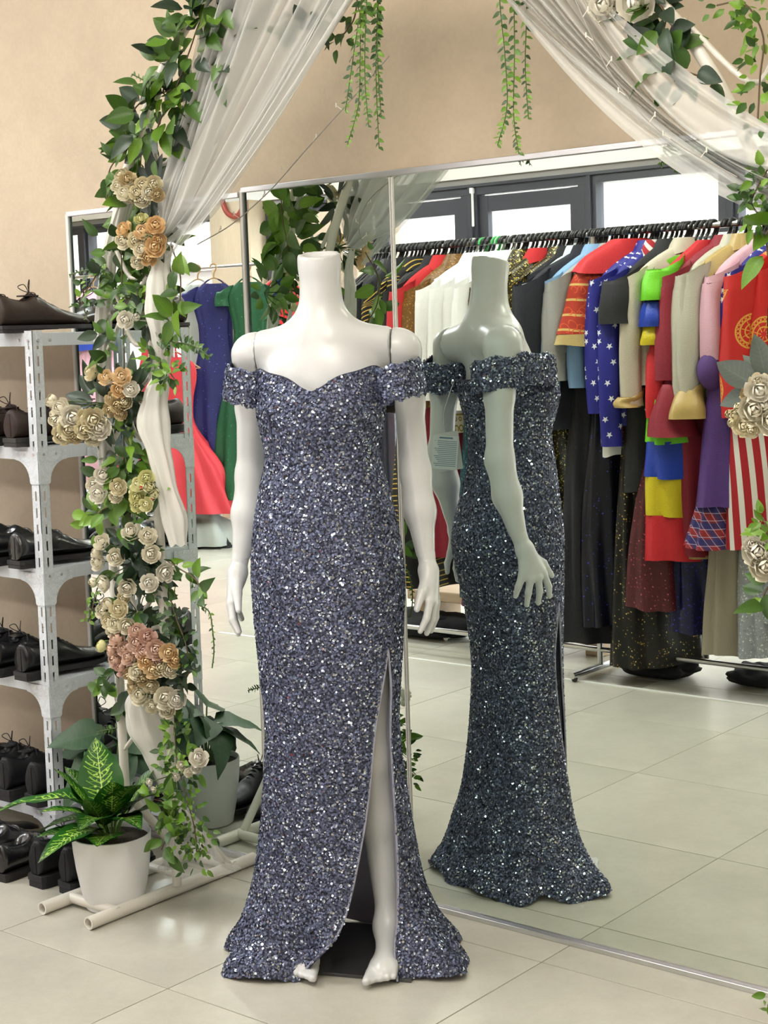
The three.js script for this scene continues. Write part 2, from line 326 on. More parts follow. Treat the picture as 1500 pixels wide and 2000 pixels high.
  part('arm', armGeo(1), gloss, t); part('arm', armGeo(-1), gloss, t);
  const c = Math.cos(-MAN.turn), s = Math.sin(-MAN.turn), loc = (x, z) => { const dx = x - MAN.pos[0], dz = z - MAN.pos[2]; return [dx * c + dz * s, -dx * s + dz * c]; };
  const quad = [[-2.11, 0.4], [-2.243, 0.131], [-2.569, 0.272], [-2.436, 0.541]].map(([x, z]) => loc(x, z));
  part('base_plate', extrude(quad.map(([x, z]) => [x, -z]), 0.006, 0.001).rotateX(-PI / 2).translate(0, 0.001, 0), phys([0.045, 0.047, 0.05], 0.28, { clearcoat: 0.4 }), t);
}

// ---------- the gown ----------
{
  const t = thing('evening_gown', 'slate blue sequinned off-shoulder evening gown with a high leg slit', 'gown', MAN.pos, MAN.turn);
  // height, half width, half depth, centre z
  const prof = [[0.012, 0.262, 0.2, 0.02], [0.03, 0.252, 0.192, 0.02], [0.07, 0.226, 0.168, 0.022], [0.14, 0.204, 0.146, 0.026], [0.2, 0.191, 0.13, 0.03], [0.32, 0.174, 0.115, 0.034], [0.44, 0.16, 0.108, 0.038], [0.56, 0.1515, 0.106, 0.04], [0.68, 0.16, 0.112, 0.036], [0.8, 0.168, 0.122, 0.03], [0.92, 0.171, 0.126, 0.027], [1.04, 0.156, 0.108, 0.034], [1.1, 0.142, 0.1, 0.037], [1.17, 0.127, 0.098, 0.035], [1.23, 0.135, 0.111, 0.034], [1.28, 0.143, 0.119, 0.032], [1.34, 0.145, 0.112, 0.022], [1.4, 0.14, 0.1, 0.015]];
  const slitL = [[0, -20], [0.02, -17], [0.07, -4], [0.133, 9], [0.317, 26], [0.5, 41], [0.735, 58]], slitR = [[0, 36], [0.02, 37], [0.133, 46], [0.317, 55], [0.5, 64], [0.62, 66], [0.735, 58]];
  const topAt = (th) => {                                                                        // neckline height by angle from the front
    const a = Math.abs(Math.atan2(Math.sin(th), Math.cos(th))) / PI * 180;
    return table([[0, 1.317], [8, 1.325], [22, 1.347], [40, 1.358], [62, 1.368], [85, 1.352], [110, 1.335], [140, 1.318], [180, 1.312]], a);
  };
  const surf = (th, y, off = 0) => {
    const hw = table(prof, y, 1), hd = table(prof, y, 2), cz = table(prof, y, 3), s = Math.sin(th), c = Math.cos(th);
    const e = y > 1.12 && c > 0 ? 1 + 0.05 * Math.exp(-(((y - 1.265) / 0.05) ** 2)) * (Math.cos(2 * (Math.abs(th) - 0.62)) * 0.5 + 0.4) : 1;
    const low = sstep(0.5 - y, 0, 0.5), fold = low * low * (0.05 * Math.sin(th * 7 + 0.6 + y * 1.5) + 0.032 * Math.sin(th * 12 + 2.1)) + 0.006 * Math.sin(th * 15) * sstep(0.75 - y, 0, 0.3);
    const hem = sstep(0.17 - y, 0, 0.165) * (0.06 * Math.max(0, Math.cos(th + 1.05)) ** 3 + 0.15 * Math.max(0, Math.cos(th - 1.2)) ** 4 + 0.085 * Math.sin(th * 6 + 0.4) + 0.03 * Math.sin(th * 13 + 1));
    const k = (1 + fold + hem) * e, bum = 0.014 * Math.exp(-(((y - 0.87) / 0.09) ** 2)) * Math.max(0, -c);
    const r = Math.pow(Math.pow(Math.abs(s), 2.2) + Math.pow(Math.abs(c), 2.2), -1 / 2.2);
    return [(hw * k + off) * s * r, y + 0.01 * sstep(0.06 - y, 0, 0.06) * Math.sin(th * 8), cz + (hd * k + off) * c * r - bum];
  };
  const NU = 150, NV = 96, D = PI / 180;
  const shell = (off, from = 0) => {
    const rows = [];
    for (let i = 0; i <= NV; i++) {
      const f = i / NV, row = [];
      for (let j = 0; j <= NU; j++) {
        const y0 = 0.012 + Math.pow(f, 0.9) * 1.3, sl = y0 < 0.735 ? table(slitL, y0) : 58, sr = y0 < 0.735 ? table(slitR, y0) : 58;
        const th = lerp(sr * D, (sl + 360) * D, j / NU);
        row.push(surf(th, lerp(0.005, topAt(th), Math.pow(f, 0.9)), off));
      }
      rows.push(row);
    }
    return loft(rows, false);
  };
  const cloth = std([0.05, 0.055, 0.095], 0.75, { ...DS, bumpMap: rep(weave, 8), bumpScale: 0.001 });
  const lining = phys([0.42, 0.425, 0.55], 0.42, { ...DS, sheen: 0.4, sheenRoughness: 0.4, bumpMap: rep(grain, 2), bumpScale: 0.001 });
  const outer = shell(0), dress = part('skirt_and_bodice', outer, cloth, t);
  part('lining', shell(-0.005), lining, t);
  // piping along the two edges of the slit and along the neckline, centre front seam, princess seams
  const edge = (angles) => { const pts = []; for (let y = 0.74; y > 0.01; y -= 0.03) pts.push(surf(table(angles, y) * D, y, 0.001)); pts.push(surf(table(angles, 0.012) * D, 0.012, 0.001)); return tube(pts, 0.0028, 50, 6); };
  part('slit_piping', edge(slitL), lining, t); part('slit_piping', edge(slitR), lining, t);
  const nk = []; for (let a = 0; a < 360; a += 6) { const th = a * D; nk.push(surf(th, topAt(th), 0.001)); }
  part('neck_piping', tube(nk, 0.0026, 150, 6, true), cloth, t);
  const seam = (fn, y0, y1) => { const pts = []; for (let y = y0; y < y1; y += 0.05) pts.push(surf(fn(y) * D, y, 0.0005)); return tube(pts, 0.0022, 60, 5); };
  const dark = std([0.05, 0.055, 0.1], 0.8);
  part('seam', seam(() => 0.5, 1.02, 1.31), dark, t);
  part('seam', seam((y) => -40 - 10 * (y - 1), 0.98, 1.33), dark, t); part('seam', seam((y) => 36, 0.9, 1.3), dark, t); part('seam', seam((y) => 58 - 2 * y, 0.74, 1.1), dark, t); part('seam', seam(() => 180, 0.05, 1.3), dark, t);
  // off-shoulder bands round the upper arms, three soft pleats each
  const bandGeo = (s) => {
    const rows = [];
    for (let i = 0; i <= 14; i++) {
      const f = i / 14, row = [], bulge = 0.0035 * Math.abs(Math.sin(f * PI * 3)) + 0.002 * Math.sin(f * PI);
      for (let j = 0; j < 48; j++) {
        const a = j / 48 * 2 * PI, ca = Math.cos(a), sa = Math.sin(a), r = Math.pow(Math.abs(ca) ** 2.4 + Math.abs(sa) ** 2.4, -1 / 2.4);
        row.push([s * (0.172 + (0.052 + bulge) * r * ca - f * 0.01), 1.29 + f * 0.078 + 0.012 * ca - 0.008 * Math.max(0, -sa) + 0.003 * Math.sin(a * 9 + i), -0.024 + (0.104 + bulge) * r * sa]);
      }
      rows.push(row);
    }
    return loft(rows, true);
  };
  const bands = [-1, 1].map((s) => { const g = bandGeo(s); part('arm_band', g, cloth, t); return g; });
  // sequins: small cupped discs, tilted every which way, too many to count
  const R = rng(77), A = V(), B = V(), C = V(), N = V(), Q = V(), up = V(0, 0, 1), q = new THREE.Quaternion(), q2 = new THREE.Quaternion(), mat = new THREE.Matrix4(), list = [];
  for (const [g, dens, cx] of [[outer, 66000, 0], [bands[0], 76000, -0.172], [bands[1], 76000, 0.172]]) {
    const P = g.attributes.position, I = g.index.array;
    for (let f = 0; f < I.length; f += 3) {
      A.fromBufferAttribute(P, I[f]); B.fromBufferAttribute(P, I[f + 1]); C.fromBufferAttribute(P, I[f + 2]);
      N.copy(B).sub(A).cross(Q.copy(C).sub(A)); const area = N.length() / 2; if (area < 1e-9) continue; N.normalize();
      const mid = Q.copy(A).add(B).add(C).divideScalar(3), out = N.x * (mid.x - cx) + N.z * (mid.z - (cx ? -0.024 : 0.02));
      if (out < 0) N.negate();
      for (let n = area * dens + R(); n >= 1; n--) {
        let u = R(), v = R(); if (u + v > 1) { u = 1 - u; v = 1 - v; }
        const p = V().copy(A).addScaledVector(Q.copy(B).sub(A), u).addScaledVector(V().copy(C).sub(A), v).addScaledVector(N, 0.0022 + R() * 0.0016);
        q.setFromUnitVectors(up, N); const tilt = 0.16 + 0.55 * R() ** 1.6, dir = R() * 2 * PI;
        q2.setFromAxisAngle(V(Math.cos(dir), Math.sin(dir), 0), tilt); q.multiply(q2);
        const sc = 0.0027 * (0.8 + 0.45 * R());
        list.push([mat.clone().compose(p, q, V(sc, sc, sc)), R()]);
      }
    }
  }
  const disc = new THREE.CircleGeometry(1, 7), col = new THREE.Color();
  // most are satin slate, about one in six is a bright foil
  for (const [nm, mt, keep, tone] of [['satin_sequins', phys([1, 1, 1], 0.42, { ...DS, metalness: 0.3 }), (r) => r >= 0.15, (r) => { const k = 0.42 + 1.25 * ((r - 0.15) / 0.85) ** 1.6; return [0.118 * k, 0.142 * k, 0.24 * k]; }], ['foil_sequins', phys([1, 1, 1], 0.13, { ...DS, metalness: 1 }), (r) => r < 0.15, (r) => { const k = 0.5 + r * 4; return [k * 0.76, k * 0.87, k * 1.04]; }]]) {
    const sel = list.filter(([, r]) => keep(r)), inst = new THREE.InstancedMesh(disc, mt, sel.length);
    sel.forEach(([m, r], i) => { inst.setMatrixAt(i, m); inst.setColorAt(i, col.setRGB(...tone(r))); });
    inst.name = nm; inst.userData.kind = 'stuff'; dress.add(inst);
  }
}
{ // paper care tag hanging from the back of the gown on a loop of thread
  const t = thing('price_tag', 'white paper tag with printed lines hanging at the back of the gown', 'tag', MAN.pos, MAN.turn);
  const print = canvasTex(128, 168, (c, w, h) => { c.fillStyle = '#dfe6ea'; c.fillRect(0, 0, w, h); c.fillStyle = '#8fa3b8'; for (let k = 0; k < 14; k++) c.fillRect(8, 26 + k * 9.4, w - 16 - (k % 4) * 7, 4.2); c.fillStyle = '#6f86a0'; c.fillRect(30, 8, 68, 8); });
  part('card', (() => { const g = box(0.066, 0.088, 0.0012); return g; })(), std([1, 1, 1], 0.7, { map: print }), t).position.set(-0.032, 1.128, -0.134);
  t.children[0].rotation.set(0.05, 2.0, 0.05);
  part('back_card', box(0.062, 0.1, 0.001), std([0.8, 0.82, 0.82], 0.7), t).position.set(-0.035, 1.13, -0.122);
  t.children[1].rotation.set(0.03, 1.75, -0.14);
  part('thread', tube([[-0.045, 1.17, -0.128], [-0.048, 1.23, -0.128], [-0.04, 1.312, -0.1], [-0.052, 1.23, -0.126], [-0.045, 1.17, -0.128]], 0.0009, 24, 4), std([0.75, 0.75, 0.75], 0.6), t);
}

// ---------- slotted-angle shelf unit with shoes ----------
const SH = { x: -3.462, z0: 0.03, z1: 0.3, w: 1.0, levels: [0.105, 0.472, 0.79, 1.128, 1.44] };
{
  const galv = std([0.8, 0.86, 0.93], 0.45, { metalness: 0.1, roughnessMap: null, map: rep(noiseTex(21, 256, [[16, 1], [48, 1], [128, 0.8]], 0.78, 1, true), 6) });
  const t = thing('shoe_shelf', 'galvanised slotted-angle metal shelf unit holding rows of shoes', 'shelf', [SH.x, 0, 0]);
  t.rotation.z = -0.012;
  const slots = []; for (let k = 0; k < 31; k++) { const y = 0.055 + k * 0.0462, h = 0.0135, w = 0.0034; slots.push([[0.0175 - w, y - h], [0.0175 + w, y - h], [0.0175 + w, y + h], [0.0175 - w, y + h]]); }
  const flange = extrude([[0, 0], [0.034, 0], [0.034, 1.478], [0, 1.478]], 0.0022, 0, slots);
  const side = flange.clone().rotateY(PI / 2);                                                   // runs back from the corner
  const D = SH.z1 - SH.z0;
  const post = (x, z, sx, sz) => { const g = merge([(sx < 0 ? mirrored(flange, 0) : flange.clone()).translate(0, 0, sz > 0 ? -0.0022 : 0), (sz > 0 ? side.clone() : mirrored(side, 2)).translate(sx > 0 ? 0 : -0.0022, 0, 0)]); part('post', g, galv, t).position.set(x, 0, z); };
  post(0, SH.z1, -1, 1); post(-SH.w, SH.z1, 1, 1); post(0, SH.z0, -1, -1); post(-SH.w, SH.z0, 1, -1);
  for (const y of SH.levels) {
    const b = part('shelf_board', merge([rbox(SH.w - 0.006, 0.004, D - 0.006, 0.001, -SH.w / 2, y + 0.03, (SH.z0 + SH.z1) / 2), rbox(SH.w - 0.006, 0.036, 0.003, 0.001, -SH.w / 2, y + 0.014, SH.z1 - 0.004), rbox(SH.w - 0.006, 0.036, 0.003, 0.001, -SH.w / 2, y + 0.014, SH.z0 + 0.004), rbox(0.003, 0.036, D - 0.006, 0.001, -0.004, y + 0.014, (SH.z0 + SH.z1) / 2), rbox(0.003, 0.036, D - 0.006, 0.001, -SH.w + 0.004, y + 0.014, (SH.z0 + SH.z1) / 2)]), galv, t);
    const bolt = new THREE.CylinderGeometry(0.0042, 0.0042, 0.004, 8);
    for (const [bx, bz, ax] of [[-0.018, SH.z1 + 0.001, 0], [-0.06, SH.z1 + 0.001, 0], [0.001, SH.z1 - 0.018, 1], [0.001, SH.z1 - 0.06, 1]]) { const m = part('bolt', bolt, M.alu, b); m.position.set(bx, y + 0.012, bz); ax ? (m.rotation.z = PI / 2) : (m.rotation.x = PI / 2); }
    if (y < 1.4) {                                                                               // corner gussets below the board
      const gus = []; gus.push([0, 0.02]); for (let k = 0; k <= 8; k++) { const a = k / 8 * PI / 2; gus.push([0.098 - 0.06 * Math.sin(a) , -0.005 - 0.06 * (1 - Math.cos(a))]); } gus.push([0.034, -0.07], [0, -0.07]);
      const gg = extrude([[0, 0.02], [0.098, 0.02], ...gus.slice(1)], 0.0016);
      for (const z of [SH.z1 + 0.0005]) { part('gusset', mirrored(gg, 0), galv, t).position.set(0, y, z); part('gusset', gg, galv, t).position.set(-SH.w, y, z); }
      part('gusset', gg.clone().rotateY(PI / 2), galv, t).position.set(0.0005, y, SH.z1);
      part('gusset', mirrored(gg.clone().rotateY(PI / 2), 2), galv, t).position.set(0.0005, y, SH.z0);
    }
  }
}
// ---------- shoes: heels to the room, toes to the wall ----------
function makeShoe(name, o) {                                                                     // length runs from the heel at z = 0 to the toe at z = -L
  const L = o.L, W = o.W, root = new THREE.Group(); root.name = name;
  const width = [[0, 0.55], [0.04, 0.66], [0.2, 0.72], [0.42, 0.74], [0.62, 0.98], [0.75, 0.97], [0.88, o.point ? 0.6 : 0.8], [0.96, o.point ? 0.34 : 0.56], [1, o.point ? 0.14 : 0.22]];
  const top = [[0, o.H * 0.86], [0.06, o.H * 0.98], [0.16, o.H * 0.93], [0.28, o.H * 0.9], [0.36, o.H * 1.02], [0.48, o.H * 0.83], [0.62, o.H * 0.58], [0.76, o.H * 0.43], [0.9, o.H * 0.33], [1, o.H * 0.14]];
  const so = o.sole, rows = [];
  for (let i = 0; i <= 30; i++) {
    const f = i / 30, w = W / 2 * table(width, f), h = table(top, f), open = f > 0.05 && f < 0.36, row = [];
    for (let j = 0; j < 20; j++) {
      const a = j / 20 * 2 * PI, s = Math.sin(a), c = -Math.cos(a);                              // starts at the bottom
      let x = Math.sign(s) * w * Math.pow(Math.abs(s), 0.7), y = so + h * (c * 0.5 + 0.5);
      x *= 1 - 0.42 * sstep(c, -0.2, 1) * (f < 0.45 ? 0.8 : 0.5);
      if (open && c > 0.78) y -= 0.045 * sstep(c, 0.78, 1) * Math.sin(PI * (f - 0.05) / 0.31);
      y += 0.0022 * Math.sin(f * 60 + c * 5) * (f > 0.5 && f < 0.66 ? 1 : 0) * Math.max(0, c) + (o.point ? 0.008 * Math.max(0, f - 0.75) * 4 * (1 - c) * 0.3 : 0);
      row.push([x, y, -f * L - (i === 0 ? 0 : 0)]);
    }
    rows.push(row);
  }
  const cap = (r, flip) => { const c = [0, 0, 0]; for (const p of r) for (let k = 0; k < 3; k++) c[k] += p[k] / r.length; return r.map(() => c); };
  part('upper', loft([cap(rows[0]), ...rows, cap(rows[30])]), o.mat, root);
  const line = []; for (let i = 0; i <= 24; i++) { const f = i / 24; line.push([W / 2 * table(width, f) * 1.07 + 0.001, f * L * 1.02 - 0.002]); }
  const outline = [...line, ...line.slice().reverse().map(([x, y]) => [-x, y])];
  part('sole', extrude(outline, so * 0.45, 0.001).rotateX(-PI / 2).translate(0, so * 0.55, 0), o.soleMat, root);
  const heel = []; for (let i = 0; i <= 10; i++) { const f = i / 10 * 0.27; heel.push([W / 2 * table(width, f) * 1.04, f * L]); }
  part('heel', extrude([...heel, ...heel.slice().reverse().map(([x, y]) => [-x, y])], so * 0.56, 0.001).rotateX(-PI / 2).translate(0, 0.001, 0), o.soleMat, root);
  part('back_seam', box(0.012, o.H * 0.75, 0.002, 0, so + o.H * 0.42, 0.0005), o.mat, root);
  if (o.lace) {
    const l = [];
    for (let k = 0; k < 5; k++) { const f = 0.37 + k * 0.048, y = so + table(top, f) + 0.001; l.push(tube([[-0.016, y - 0.006, -f * L], [0, y + 0.002, -(f - 0.005) * L], [0.016, y - 0.006, -f * L]], 0.0018, 8, 5)); }
    const y = so + table(top, 0.36) + 0.002;
    for (const s of [-1, 1]) l.push(tube([[0, y, -0.36 * L], [s * 0.014, y + 0.022 + (s > 0 ? 0.012 : 0), -0.34 * L], [s * 0.024, y + 0.016, -0.3 * L], [s * 0.012, y + 0.004, -0.335 * L], [0, y, -0.36 * L]], 0.0014, 20, 5), tube([[0, y, -0.36 * L], [s * 0.02, y - 0.004, -0.38 * L], [s * 0.034, y - 0.022, -0.36 * L]], 0.0014, 10, 5));
    part('laces', merge(l), o.laceMat ?? o.soleMat, root);
    part('tongue', rbox(0.036, 0.004, 0.05, 0.0015, 0, so + o.H * 0.93, -0.345 * L).rotateX(0), o.mat, root);
  }
  if (o.buckle) part('buckle_strap', merge([tube([[-W * 0.3, so + 0.03, -0.5 * L], [-W * 0.2, so + table(top, 0.5) * 0.93, -0.5 * L], [0, so + table(top, 0.5) + 0.002, -0.5 * L], [W * 0.2, so + table(top, 0.5) * 0.93, -0.5 * L], [W * 0.3, so + 0.03, -0.5 * L]], 0.004, 16, 5)]), o.mat, root);
  return root;
}
{
  const lea = (c, r, cc) => phys(c, r, { specularIntensity: 0.6, clearcoat: cc, clearcoatRoughness: 0.15, bumpMap: rep(grain, 20), bumpScale: 0.0006 });
  const rub = std([0.012, 0.012, 0.014], 0.6);
  const kinds = {
    brown: makeShoe('derby_shoe', { L: 0.31, W: 0.1, H: 0.088, sole: 0.019, point: true, lace: true, mat: lea([0.036, 0.025, 0.02], 0.45, 0.1), soleMat: std([0.022, 0.02, 0.024], 0.6), laceMat: std([0.03, 0.02, 0.016], 0.8) }),
    dull: makeShoe('derby_shoe', { L: 0.29, W: 0.1, H: 0.085, sole: 0.024, point: false, lace: true, mat: lea([0.034, 0.021, 0.018], 0.5, 0.05), soleMat: std([0.02, 0.018, 0.018], 0.6), laceMat: std([0.03, 0.016, 0.012], 0.8) }),
    patent: makeShoe('dress_shoe', { L: 0.295, W: 0.098, H: 0.084, sole: 0.022, point: true, lace: false, buckle: true, mat: lea([0.008, 0.008, 0.01], 0.16, 0.9), soleMat: rub }),
    laced: makeShoe('dress_shoe', { L: 0.29, W: 0.1, H: 0.086, sole: 0.024, point: false, lace: true, mat: lea([0.006, 0.006, 0.008], 0.25, 0.3), soleMat: rub }),
    boot: makeShoe('leather_shoe', { L: 0.28, W: 0.094, H: 0.1, sole: 0.034, point: false, lace: true, mat: lea([0.01, 0.011, 0.014], 0.5, 0.05), soleMat: std([0.014, 0.014, 0.018], 0.7) }),
  };
  const place = (kind, x, y, z, turn, label, group) => { const s = kinds[kind].clone(); s.name = numbered(kinds[kind].name); scene.add(s); s.position.set(x, y, z); s.rotation.y = turn; tag(s, label, 'shoe', group); };
  const on = ['lowest shelf', 'second lowest shelf', 'middle shelf', 'second highest shelf', 'top shelf'], nth = ['outermost', 'second', 'third', 'fourth', 'fifth'];
  const rows = [['boot', 0, -0.005], ['laced', 0, 0.01], ['patent', 0, 0.012], ['dull', 0, 0.005], ['brown', 0, 0.03]];
  const look = { brown: 'dark brown pointed leather derby shoe', dull: 'dull brown laced derby shoe', patent: 'shiny black patent dress shoe', laced: 'black laced dress shoe', boot: 'matt black chunky shoe' };
  rows.forEach(([kind, , dz], i) => {
    for (let k = 0; k < 5; k++) {
      const x = SH.x - 0.075 - k * 0.108 - (k % 2) * 0.004 + 0.012 * (SH.levels[i] - 0.7) * 0.9;
      place(kind, x, SH.levels[i] + 0.0335, SH.z1 + 0.022 + dz + (k % 2) * 0.012, (k % 2 ? 0.03 : -0.04), `${look[kind]} on the ${on[i]}, ${nth[k]} from the arch`, 'shoes on the ' + on[i]);
    }
  });
  place('boot', -3.205,0,0.482, -0.1, 'black chunky shoe on the floor nearest the white flower pot', 'shoes on the floor below the shelf');
  place('boot', -3.315, 0, 0.492, -0.02, 'black chunky shoe on the floor under the shelf post, beside its pair', 'shoes on the floor below the shelf');
  place('patent', -3.44, 0, 0.52, 0.1, 'shiny black shoe on the floor, third from the white pot', 'shoes on the floor below the shelf');
  place('patent', -3.56, 0, 0.51, 0.05, 'shiny black shoe on the floor, fourth from the white pot', 'shoes on the floor below the shelf');
  place('laced', -3.68, 0, 0.5, -0.05, 'black laced shoe on the floor, farthest from the white pot', 'shoes on the floor below the shelf');
}

// ---------- leaves and flowers ----------
const veins = canvasTex(64, 128, (c, w, h) => { c.fillStyle = '#dcdcdc'; c.fillRect(0, 0, w, h); c.strokeStyle = '#ffffff'; c.lineWidth = 2; c.beginPath(); c.moveTo(w / 2, 0); c.lineTo(w / 2, h); c.stroke(); c.lineWidth = 1; for (let k = 0; k < 9; k++) { const y = h - 8 - k * 13; c.beginPath(); c.moveTo(w / 2, y); c.lineTo(4, y - 16); c.moveTo(w / 2, y); c.lineTo(w - 4, y - 16); c.stroke(); } });
function leafGeo(width, { fold = 0.25, bend = 0.25, wave = 0, tip = 0.42, nu = 7, nv = 4, heart = 0 } = {}) {   // a leaf of length 1 along +y, its face to +z
  const rows = [];
  for (let i = 0; i <= nu; i++) {
    const f = i / nu, w = width / 2 * Math.pow(Math.sin(PI * Math.pow(clamp(f, 0, 1), heart ? 0.5 : tip + 0.35)), 0.85), row = [];
    for (let j = 0; j <= nv; j++) { const s = j / nv * 2 - 1; row.push([s * w, f - (heart ? 0.16 * Math.abs(s) * (1 - f) * heart : 0), Math.abs(s) * w * fold - bend * f * f + wave * Math.sin(f * 14 + s * 3) * Math.abs(s)]); }
    rows.push(row.reverse());
  }
  return loft(rows, false, [1, 1]);
}
const LEAF = { rose: [leafGeo(0.56), leafGeo(0.62, { bend: -0.12, fold: 0.35 }), leafGeo(0.5, { bend: 0.5, wave: 0.02 })], lance: [leafGeo(0.34, { bend: 0.2 }), leafGeo(0.4, { bend: -0.15, fold: 0.4 })], small: [leafGeo(0.58, { nu: 4, nv: 2 }), leafGeo(0.5, { nu: 4, nv: 2, bend: -0.2 })], heart: [leafGeo(0.85, { heart: 1, wave: 0.02, nu: 8 }), leafGeo(0.78, { heart: 1, bend: 0.5, wave: 0.03, nu: 8 })] };
const lm = (c, r = 0.42) => std(c, r, { ...DS, map: veins });
const GREEN = { dark: [lm([0.025, 0.055, 0.028]), lm([0.035, 0.075, 0.035])], mid: [lm([0.07, 0.17, 0.02]), lm([0.1, 0.22, 0.03]), lm([0.045, 0.12, 0.02])], bright: [lm([0.2, 0.4, 0.03]), lm([0.14, 0.31, 0.02])], grey: [lm([0.16, 0.2, 0.17], 0.7), lm([0.11, 0.14, 0.12], 0.7)], vine: [lm([0.055, 0.15, 0.025]), lm([0.1, 0.24, 0.03]), lm([0.04, 0.1, 0.02])] };
const stemMat = std([0.07, 0.12, 0.03], 0.7), twig = std([0.13, 0.09, 0.05], 0.8), greyTwig = std([0.35, 0.33, 0.3], 0.7);
function put(o, pos, dir, face, size) {                      // +y of the shape along dir, +z towards face
  const y = dir.clone().normalize(), x = y.clone().cross(face).normalize(), z = x.clone().cross(y);
  o.quaternion.setFromRotationMatrix(new THREE.Matrix4().makeBasis(x, y, z)); o.position.copy(pos); o.scale.setScalar(size);
}
const pick = (R, a) => a[Math.floor(R() * a.length)];
function garland(label, pts, n, { size = 0.05, spread = 0.06, geo = 'rose', mats = ['mid'], seed = 1, stem = 0.0018, droop = 0.3, group, pairs = false, name = 'leaf_garland', parent, front = 0.8 } = {}) {
  const R = rng(seed), o = pts[0], t = parent ?? thing(name, label, 'garland', o, 0, group), c = new THREE.CatmullRomCurve3(pts.map((p) => V(p[0] - o[0], p[1] - o[1], p[2] - o[2])));
  part('stem', new THREE.TubeGeometry(c, Math.max(8, pts.length * 5), stem, 5), pairs ? stemMat : twig, t);
  for (let k = 0; k < n; k++) {
    const f = (k + 0.5) / n, p = c.getPoint(f), tan = c.getTangent(f), side = k % 2 ? 1 : -1;
    const across = V(0, 0, 1).cross(tan).normalize(), out = pairs ? across.multiplyScalar(side) : V(R() * 2 - 1, R() * 1.6 - 0.8, R() * 0.9 - 0.25).normalize();
    const dir = pairs ? out.clone().multiplyScalar(1).addScaledVector(tan, 0.7).add(V(0, 0, (R() - 0.5) * 0.9)) : out.clone().add(V(0, -droop * R(), 0));
    const base = pairs ? p : p.clone().addScaledVector(out, spread * Math.sqrt(R()));
    const face = V((R() - 0.3) * 0.9, 0.35 + (R() - 0.5) * 0.9, front + (R() - 0.5)).normalize();
    const m = part('leaf', pick(R, LEAF[geo]), pick(R, GREEN[pick(R, mats)]), t);
    put(m, base, dir, face, size * (0.7 + 0.6 * R()) * (pairs ? 1 - 0.45 * f : 1));
  }
  return t;
}
function roseGeo(open, seed) {                               // petals wrapped round a heart, radius about 1, opening to +y
  const R = rng(seed), list = [new THREE.SphereGeometry(0.22, 8, 6).scale(1, 0.8, 1).translate(0, 0.12, 0)];
  // petals, radius, lift, polar angle of the rim, how far the rim rolls out
  const rings = open ? [[3, 0.34, 0.3, 165, 0.01], [4, 0.52, 0.24, 142, 0.05], [5, 0.74, 0.14, 122, 0.12], [6, 0.98, 0, 104, 0.2]] : [[3, 0.42, 0.3, 155, 0.01], [4, 0.64, 0.18, 145, 0.03], [5, 0.86, 0.05, 132, 0.06]];
  rings.forEach(([n, r, up, rim, roll], k) => {
    for (let i = 0; i < n; i++) {
      const a0 = (i + 0.5 * k + R() * 0.3) / n * 2 * PI, half = PI / n * 1.4, rows = [], rj = rim + (R() - 0.5) * 14;
      for (let u = 0; u <= 5; u++) {
        const f = u / 5, row = [];
        for (let v = 0; v <= 4; v++) {
          const s = v / 4 * 2 - 1, p = lerp(25, rj - 16 * s * s, f) * PI / 180, a = a0 + s * half * (0.55 + 0.45 * Math.sin(PI * Math.min(1, f + 0.12))), rr = r * Math.sin(p) + roll * f ** 3 + 0.05 * (s + 1) * 0.5 * r;
          row.push([rr * Math.cos(a), up - 0.92 * r * Math.cos(p) - roll * 0.35 * f ** 4, rr * Math.sin(a)]);
        }
        rows.push(row);
      }
      list.push(loft(rows, false, [1, 1]));
    }
  });
  return mergeGeometries(list);
}
const ROSE = { open: [roseGeo(true, 1), roseGeo(true, 2)], bud: [roseGeo(false, 3), roseGeo(false, 4)] };
const pm = (c) => std(c, 0.75, DS);
const PETAL = { c: [pm([0.78, 0.71, 0.5]), pm([0.82, 0.77, 0.6])], w: [pm([0.83, 0.8, 0.7]), pm([0.8, 0.76, 0.62])], o: [pm([0.8, 0.57, 0.3]), pm([0.82, 0.63, 0.38])], y: [pm([0.72, 0.71, 0.36]), pm([0.78, 0.76, 0.45])], p: [pm([0.66, 0.44, 0.36]), pm([0.72, 0.52, 0.42])], b: [pm([0.06, 0.09, 0.45]), pm([0.12, 0.16, 0.5])], d: [pm([0.6, 0.48, 0.27]), pm([0.66, 0.55, 0.34])] };
